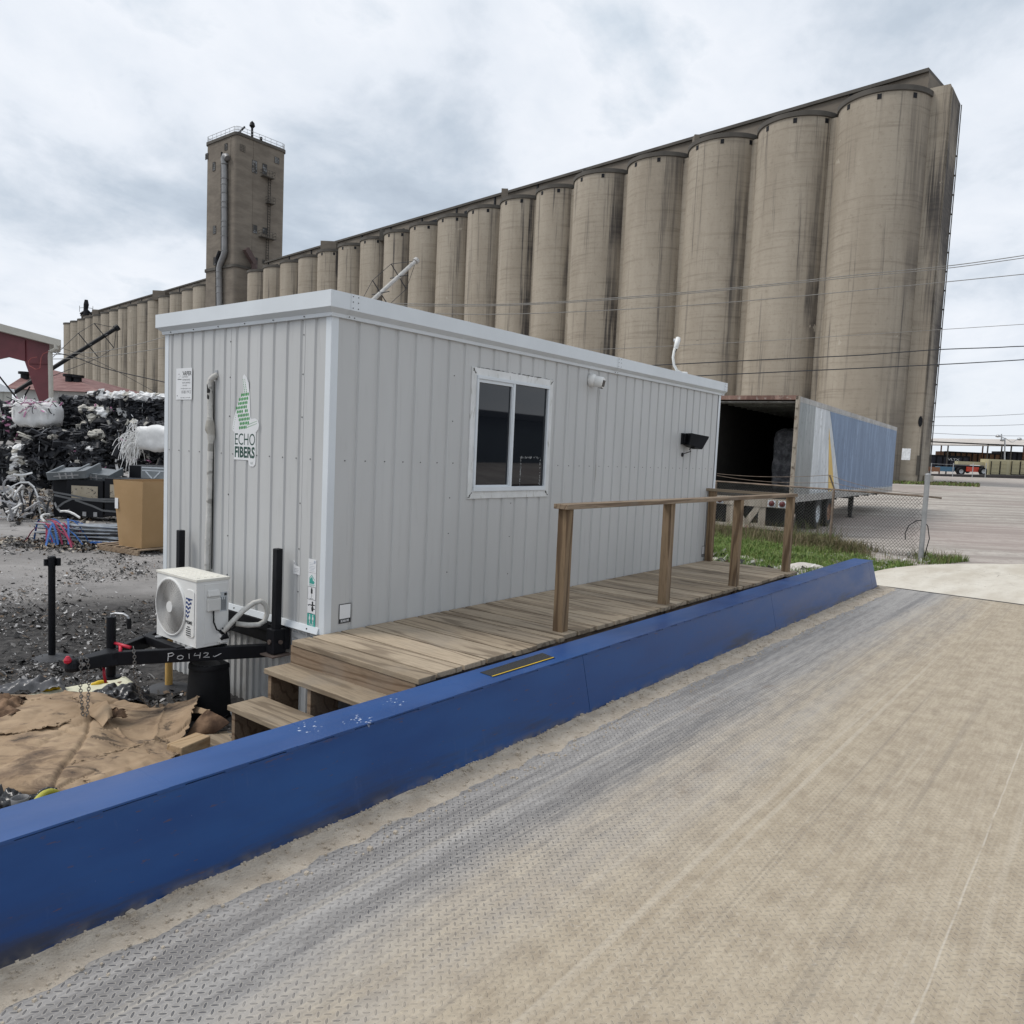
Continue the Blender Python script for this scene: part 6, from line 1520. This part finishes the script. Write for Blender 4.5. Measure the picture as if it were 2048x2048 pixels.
for a in (.8, 1.6, 2.4, 3.9, 5.2, 6., 8, 10, 12, 14, 16): mb = MB(); tb(mb, a, a+.1, .05, TW-.05, -.16, -.02); mb.build('cross_beam', M_BLACK, tr)
mb = MB(); tb(mb, .35, .37, .25, .95, -1.0, -.20); mb.build('mud_flap', M_RUBBER, tr); mb = MB(); tb(mb, .35, .37, TW-.95, TW-.25, -1.0, -.20); mb.build('mud_flap', M_RUBBER, tr)
La = TL*.60
for b in (.35, TW-.55):
    mb = MB(); g = zgt-zb; tb(mb, La, La+.16, b, b+.18, g+.28, -.05); tb(mb, La+.02, La+.14, b+.02, b+.16, g+.04, g+.30); tb(mb, La-.12, La+.28, b-.04, b+.22, g, g+.04); mb.build('landing_leg', M_BLACK, tr)
mb = MB(); mb.bar(T(La, .44, g+.95), T(La-3.2, .44, g+.95), .07, .07); mb.bar(T(La, .44, -.2), T(La-1.9, .44, g+.95), .07, .07); mb.build('leg_brace', M_BLACK, tr)
# baled load inside
mb = MB(); c = T(3.6, .72, 1.12)
M_FIB = mat('grey_fibre_bale', lambda: dict(color=mix(nz(wpos(), 5., 7, .7).ss(.35, .7), (.10, .10, .11), (.30, .30, .31)), rough=.95, bump=(nz(wpos(), 7., 6, .7), .9, .08)))
def fb(u, v):
    th, ph = u*2*math.pi, (v-.5)*math.pi; x, y, z = math.cos(ph)*math.cos(th), math.cos(ph)*math.sin(th), math.sin(ph); q = Vector((x, y, z))*(x**8+y**8+z**8)**-.125
    k = 1+.06*noise.noise(q*3)+.04*noise.noise(q*8); return c+(tu*q.x*1.3+tn*q.y*.62+UP*q.z*1.0)*k
mb.grid(fb, 60, 40)
tag(mb.build('fibre_bale', M_FIB, smooth=True), 'grey fibre bale standing inside the dark trailer', 'bale')

# ------------------------------------------------------------------ chain link fence
M_FEN = flat('galvanised_wire', (.11, .11, .105), .5, metal=.5, var=.2); M_FENR = flat('rusty_pipe', (.20, .155, .12), .7, metal=.3, var=.3)
ZR = .85
FP = [atz(px, py, ZR) for px, py in ((1852, 993), (1668, 979), (1560, 971.5), (1433, 962.5), (1395, 960))]
FB = [Vector((p.x, p.y, gz(p.x, p.y)+.04)) for p in FP]
fe = thing('chain_link_fence', 'sagging chain link fence with a thick grey end post and barbed wire arm', 'fence', FB[1])
tp_ = atx(1855, 950, FP[0].x).z
mb = MB(); mb.cyl(FB[0]-UP*.2, Vector((FP[0].x, FP[0].y, tp_)), .055, 16); mb.lathe([(.06, 0), (.05, .03), (0, .045)], (FP[0].x, FP[0].y, tp_), 14); mb.build('end_post', flat('grey_post', (.33, .335, .34), .5, metal=.4, var=.15, s=3), fe, auto=40)
mb = MB(); mb.cyl(FB[1]-UP*.2, FP[1]+UP*.03, .032, 10); arm0 = FP[1]+UP*.03; arm1 = arm0-RH*.14+UP*.33; mb.bar(arm0, arm1, .03, .03); mb.build('line_post', M_FENR, fe)
for p, b in ((FP[3], FB[3]),): mb = MB(); mb.cyl(b-UP*.2, p, .03, 8); mb.build('line_post', M_FENR, fe)
mb = MB(); mb.tube([FP[0]+RH*.35-UP*.02, FP[0], FP[1], FP[2], FP[3], FP[4]], .022, 8); mb.build('top_rail', M_FENR, fe)
mb = MB()
def fpt(s, z):  # s along fence in metres from post
    for a, b, ba, bb in zip(FP, FP[1:], FB, FB[1:]):
        L_ = (b-a).length
        if s <= L_ or b is FP[-1]:
            f = s/L_; t_ = a.lerp(b, f); g_ = ba.lerp(bb, f); sag_ = .035*math.sin(s*2.1)+.05*noise.noise(Vector((s*.8, z*2, 0)))
            return Vector((t_.x, t_.y, g_.z+(t_.z-g_.z)*z))-FH*sag_
        s -= L_
LT = sum((b-a).length for a, b in zip(FP, FP[1:])); HF = 1.45; dia = .085
i = -int(HF/dia)
while i*dia < LT:
    for sg in (1, -1):
        pts = []
        for k in range(7):
            z = k/6; s = i*dia+z*HF if sg > 0 else i*dia+(1-z)*HF
            if 0 <= s <= LT: pts.append(fpt(s, z*.985))
        if len(pts) > 1: mb.tube(pts, .0046, 3, cap=False)
    i += 1
mb.build('mesh', M_FEN, fe)
mb = MB()
for f, dz in ((.45, .12), (1., .30)):
    a = arm0.lerp(arm1, f); mb.tube(sag(FP[0]+UP*(.02+.05*f), a, .06+.05*f)+sag(a, FP[3]+UP*(.12+.1*f), .10-.03*f)[1:], .006, 4)
mb.build('barbed_wire', M_FENR, fe)
mb = MB(); q0 = FP[0]-UP*.55
mb.tube([q0-RH*.38-UP*.45, q0-RH*.40-UP*.30, q0-RH*.33-UP*.12, q0-RH*.15, q0, q0+RH*.10-UP*.12, q0+RH*.16-UP*.40, q0+RH*.10-UP*.70, q0+RH*.07-UP*.95], .010, 6)
tag(mb.build('cable', M_BLACK, smooth=True), 'black cable looped around the grey fence end post', 'cable')

# ------------------------------------------------------------------ grass and weeds
M_GR = mat('green_grass', lambda: dict(color=mix(irand().ss(.1, .9), mix(nz(wpos(), .9, 3).ss(.35, .65), (.055, .125, .014), (.10, .19, .03)), (.19, .23, .07)), rough=.6, spec=.3))
M_DRY = mat('dry_weeds', lambda: dict(color=mix(irand(), (.16, .125, .075), (.27, .22, .14)), rough=.8, spec=.2))
M_OLV = mat('olive_weeds', lambda: dict(color=mix(irand(), (.075, .085, .035), (.16, .145, .07)), rough=.75, spec=.2))
mb = MB()
def blade(x, y, h, w, mi, bend=.4):
    z = gz(x, y)-.01; a = rnd.uniform(0, 6.28); d = Vector((math.cos(a), math.sin(a), 0)); s_ = Vector((-d.y, d.x, 0))*w; k = rnd.uniform(.1, 1)*bend*h
    p = Vector((x, y, z)); m_ = p+d*k*.35+UP*h*.6; t_ = p+d*k+UP*h*(1-.2*bend)
    mb.add([p-s_, p+s_, m_+s_*.7, m_-s_*.7, t_], [(0, 1, 2, 3), (3, 2, 4)], mi)
def inside(x, y):   # grassy patch between the deck, the fence and the apron
    if x < 7.6 or x > 19: return False
    if x > 16.9+.5*noise.noise(Vector((y*1.3, 0, 0))) and y < 1.5: return False
    lim = -1.25 if x < 14 else -1.25-.30*(x-14)
    if y < lim: return False
    return y < 9
n = 0; fa_, fb_ = FB[0].to_2d(), FB[3].to_2d(); fd = (fb_-fa_).normalized()
def fdist(x, y):
    v = Vector((x, y))-fa_; s = max(0, min((fb_-fa_).length, v.dot(fd))); return (v-fd*s).length
while n < 70000:
    x, y = rnd.uniform(7.6, 19), rnd.uniform(-2.6, 8)
    if not inside(x, y): continue
    dn = noise.noise(Vector((x*.7, y*.7, 3)))+.6*noise.noise(Vector((x*2.2, y*2.2, 5))); f = fdist(x, y)
    pv = .58+dn*1.1-1.0*smooth(11.4-x, 0, 2.2)-.35*smooth(f, .0, .8)*0
    if rnd.random() > pv: continue
    dry = (1-smooth(f, .2, 1.7+dn))
    if x > 15.2 and y < -1.0: dry *= .2
    if rnd.random() < dry*.93:
        blade(x, y, rnd.uniform(.08, .40)*(.7 if f > 1 else 1)*(1+.5*dn), rnd.uniform(.003, .006), 2 if rnd.random() < .62 else 1, 1.1)
    else: blade(x, y, rnd.uniform(.04, .17)*(1.1+.9*dn), rnd.uniform(.004, .009), 0, .9)
    n += 1
for i in range(3600):   # straggle of dry stems under the trailer's tail
    x, y = rnd.uniform(15, 20.5), rnd.uniform(1.5, 6.5); 
    if rnd.random() < .5+noise.noise(Vector((x, y, 9))): blade(x, y, rnd.uniform(.15, .75), .004, rnd.choice([1, 1, 2, 2, 0]), 1.2)
for i in range(2600):   # grass strip at the foot of the end silo
    q = atd(rnd.uniform(1700, 1960), 960, rnd.uniform(62, 70)); blade(q.x, q.y, rnd.uniform(.1, .35), .05, rnd.choice([0, 2, 2]), .8)
tag(mb.build('grass', [M_GR, M_DRY, M_OLV], origin=(14, 2, ZG)), kind='stuff')
mb = MB()
for i in range(6500):   # white and grey rubbish between the deck end and the grass
    x, y = rnd.gauss(9.3, 1.3), rnd.uniform(-1.3, 5)
    if x < 7.2: continue
    s = min(.16, .012+rnd.expovariate(34)); flake(x, y, s, rnd.choices([0, 1, 2, 3], [2, 5, 1, 3])[0], lift=.8)
for i in range(160): x, y = rnd.uniform(9, 17), rnd.uniform(-1.5, .5); flake(x, y, rnd.uniform(.02, .08), 1)
tag(mb.build('rubble', [M_LD, flat('white_rubbish', (.52, .51, .49), .8, var=.2), M_LB, M_LG], origin=(10, 0, ZG)), kind='stuff')
q0 = atz(1612, 1140, -.62)
mb = MB(); mb.grid(lambda u, v: (q0+RH*(u-.5)*1.1+FH*(v-.5)*.6+UP*(.14*math.sin(u*3.14)*math.sin(v*3.14)+.03*noise.noise(Vector((u*4, v*4, 0))))), 24, 16); tag(mb.build('white_sack', flat('dirty_white_sack', (.52, .48, .44), .8, var=.1), smooth=True), 'pale dirty sack lying between the boardwalk end and the blue rail end', 'sack')

# ------------------------------------------------------------------ rail yard in the distance
def fr(name, m, px0, px1, py0, py1, D, dp, parent=None, bevel=0):
    c, w, h = pxbox(px0, px1, py0, py1, D); mb = MB(); mb.obox(c+FH*dp/2, RH*w/2, FH*dp/2, UP*h/2); return mb.build(name, m, parent, bevel=bevel)
ys = .12836
M_ORP = flat('rust_orange_steel', (.26, .12, .06), .7, var=.2, s=.5); M_NAVC = flat('dark_wagon', (.028, .03, .045), .7, var=.3, s=.3); M_BRC = flat('brown_wagon', (.19, .10, .05), .7, var=.25, s=.3); M_CONT = flat('cream_container', (.46, .42, .27), .6, var=.06, s=.2)
DR = 135.
t = thing('loading_canopy', 'long open canopy with pale corrugated roof and rusty posts over the rail sidings', 'canopy', atd(1960, 952, DR))
mb = MB()
c0, c1 = atd(1835, 889, DR), atd(2200, 893, DR); nrm_ = FH; 
mb.add([c0, c1, c1+FH*14+UP*1.4, c0+FH*14+UP*1.4, c0-UP*.15, c1-UP*.15, c1+FH*14+UP*1.2, c0+FH*14+UP*1.2], [(0, 1, 2, 3), (7, 6, 5, 4), (0, 4, 5, 1), (2, 6, 7, 3)])
mb.build('roof', flat('pinkish_sheet_roof', (.52, .47, .42), .6, var=.08, s=.4), t)
fr('beam', M_BLACK, 1835, 2200, 889.2, 891.6, DR-.2, .3, t)
for i, px in enumerate((1861.5, 1881, 1894.5, 1964, 1974, 2002, 2021, 2046)): fr('post', M_ORP if i in (1, 3, 7) else M_RIM, px-.9, px+.9, 890, 952, DR+.3+(i % 2)*4, .2, t)
def wagon(lab, px0, px1, py0, py1, D, m, nm='rail_wagon', ribs=10):
    c, w, h = pxbox(px0, px1, py0, py1, D); t = thing(nm, lab, 'rail wagon', c-UP*h/2)
    mb = MB(); mb.obox(c+FH*1.5, RH*w/2, FH*1.5, UP*h/2); mb.build('body', m, t)
    mb = MB()
    for k in range(ribs+1): mb.obox(c+RH*(w*(k/ribs-.5))-FH*.06, RH*.09, FH*.07, UP*h/2)
    mb.obox(c-FH*.08+UP*h*.46, RH*w/2, FH*.08, UP*.12); mb.build('rib', M_BLACK, t)
    for f in (-.38, .38):
        mb = MB()
        for s_ in (-.9, .9): 
            q = c+RH*(w*f+s_)-UP*(h/2+.35); mb.cyl(q, q+FH*.15, .42, 14)
        mb.build('wheel', M_BLACK, t)
    return t, c, w, h
wagon('brown open rail wagon with dark ribs behind the dark lettered wagon', 1888, 2000, 905, 926, 142, M_BRC)
wagon('second brown and dark open rail wagon farther right behind the containers', 2002, 2110, 905, 930, 143, M_NAVC)
t, c, w, h = wagon('dark blue rail wagon with white lettering under the canopy', 1846, 1938, 911, 936, 138.5, M_NAVC, ribs=7)
mb = MB(); mb.text('VLTX', c-FH*.16-RH*w*-.02+UP*h*.12, RH, UP, w*.26, h*.17, bold=.03); mb.build('lettering', M_PAPER, t)
t = thing('boom_lift', 'parked boom lift with cream boom, orange engine cover and big wheels', 'boom lift', atd(1940, 950, 131))
DL = 131.
fr('boom', M_CONT, 1916, 1977, 923.5, 930, DL, 1., t); fr('boom', flat('blue_boom', (.07, .17, .26), .5), 1880, 1909, 933.5, 943, DL, 1.6, t); fr('engine_cover', flat('orange_red_cover', (.55, .06, .03), .5), 1935, 1958, 934, 943.5, DL-.3, 1.4, t); fr('chassis', M_BLACK, 1912, 1974, 931, 943.5, DL+.1, 1.4, t); fr('basket', M_ORP, 1862, 1880, 934, 943, DL, 1., t)
for px in (1921, 1966):
    p = atd(px, 942.8, DL-.5); mb = MB(); mb.lathe([(.22, -.2), (.66, -.22), (.68, .2), (.22, .22)], (0, 0, 0), 24); mb.v = [p+RH*v.x+UP*v.y+FH*v.z for v in mb.v]; wl_ = mb.build('wheel', M_RUBBER, t, auto=40)
    mb = MB(); mb.lathe([(.36, -.23), (.1, -.2), (0, -.2)], (0, 0, 0), 18); mb.v = [p+RH*v.x+UP*v.y+FH*v.z for v in mb.v]; mb.build('rim', M_STEEL, wl_)
for i, (a, b, lab) in enumerate(((1976.5, 2060, 'cream shipping container with double doors at the right edge'), (2064, 2140, 'second cream shipping container just outside the right edge'))):
    if i: continue
    c, w, h = pxbox(a, b, 920, 951.5, 130); t = thing('shipping_container', lab, 'container', c-UP*h/2)
    mb = MB(); mb.obox(c+FH*1.2, RH*w/2, FH*1.2, UP*h/2); mb.build('body', M_CONT, t)
    for (q0_, q1_) in ((1981, 1998), (1999.5, 2013), (2022, 2038), (2039.5, 2056)):
        cc, ww, hh = pxbox(q0_, q1_, 922.5, 949.5, 129.9); mb = MB(); mb.obox(cc, RH*ww/2, FH*.04, UP*hh/2)
        for k in (-.3, 0, .3): mb.obox(cc-FH*.05+UP*hh*k, RH*ww*.4, FH*.03, UP*.05)
        d_ = mb.build('door', flat('cream_door', (.40, .36, .22), .6, var=.06), t)
        mb = MB(); mb.obox(cc-RH*ww*.47-FH*.07, RH*.06, FH*.03, UP*hh/2); mb.obox(cc-UP*hh*.49-FH*.07, RH*ww/2, FH*.02, UP*.05); mb.build('lock_rod', M_BLACK, d_)
t = thing('yard_light', 'tall yard light pole with three lamp heads above the canopy', 'light pole', atd(2009, 950, 133))
mb = MB(); mb.tube([atd(2008.5, 952, 133), atd(2010, 876, 133)], [.14, .10], 8); mb.tube([atd(2010, 876, 133), atd(2022, 884, 133), atd(2026, 884, 133), atd(2038, 877, 133)], .05, 5); mb.tube([atd(2010, 877, 133), atd(2004, 874, 133), atd(1996, 871, 133)], .06, 5); mb.tube([atd(2003, 868, 133), atd(2003, 882, 133)], .10, 6); mb.build('pole', M_STEEL, t)
for px, py in ((1996, 872), (2005, 880), (2039, 878)): mb = MB(); p = atd(px, py, 133); mb.lathe([(0, .25), (.25, .2), (.42, -.15), (0, -.25)], p, 12); mb.build('lamp', M_STEEL, t, smooth=True)
t = thing('yard_fence', 'low wire fence with thin posts before the rail sidings', 'fence', atd(1940, 957, 118))
for px in (1862, 1906, 1945.5, 1971.5): fr('post', M_STEEL, px-.5, px+.5, 926, 961, 118, .08, t)
fr('rail', M_STEEL, 1860, 1972, 929.4, 930, 118, .05, t)
mb = MB(); q0_, q1_ = atd(1835, 950.5, 128), atd(2200, 956, 128); mb.bar(q0_, q1_, 3., .5); tag(mb.build('kerb', flat('dark_sleepers', (.05, .045, .045), .9)), kind='structure')
t = thing('concrete_block', 'grey concrete block at the corner of the silo end bay', 'block', atd(1858, 966, 66)); fr('body', M_CONC, 1849, 1867, 951, 963, 66, .8, t)
for i, (a, b, y0, y1, lab) in enumerate(((1860, 2080, 851, 848, 'upper thin distant wire above the canopy'), (1860, 2080, 834, 826, 'highest thin distant wire right of the end silo'), (1860, 2080, 866, 872, 'thin distant wire just above the canopy roof'))):
    wire([(a, y0), ((a+b)/2, (y0+y1)/2+2), (b, y1)], 140, .045, flat('distant_wire', (.30, .31, .33), .8), lab)
# long dark warehouse across the scale, seen mirrored in the cabin window
t = thing('warehouse', 'long dark grey warehouse across the scale, mirrored in the cabin window', 'warehouse', (40, -46, -.4))
mb = MB(); mb.box(5, 95, -62, -44, -.8, 4.6); mb.build('wall', flat('dark_sheet_wall', (.05, .065, .075), .6, var=.15, s=.2), t)
mb = MB(); mb.box(4, 96, -62.5, -43.4, 4.6, 5.2); mb.build('roof', flat('dark_roof', (.03, .035, .04), .7), t)
mb = MB(); mb.box(42, 45, -50, -47, 5.2, 8.4); mb.build('roof_tank', M_BLACK, t)
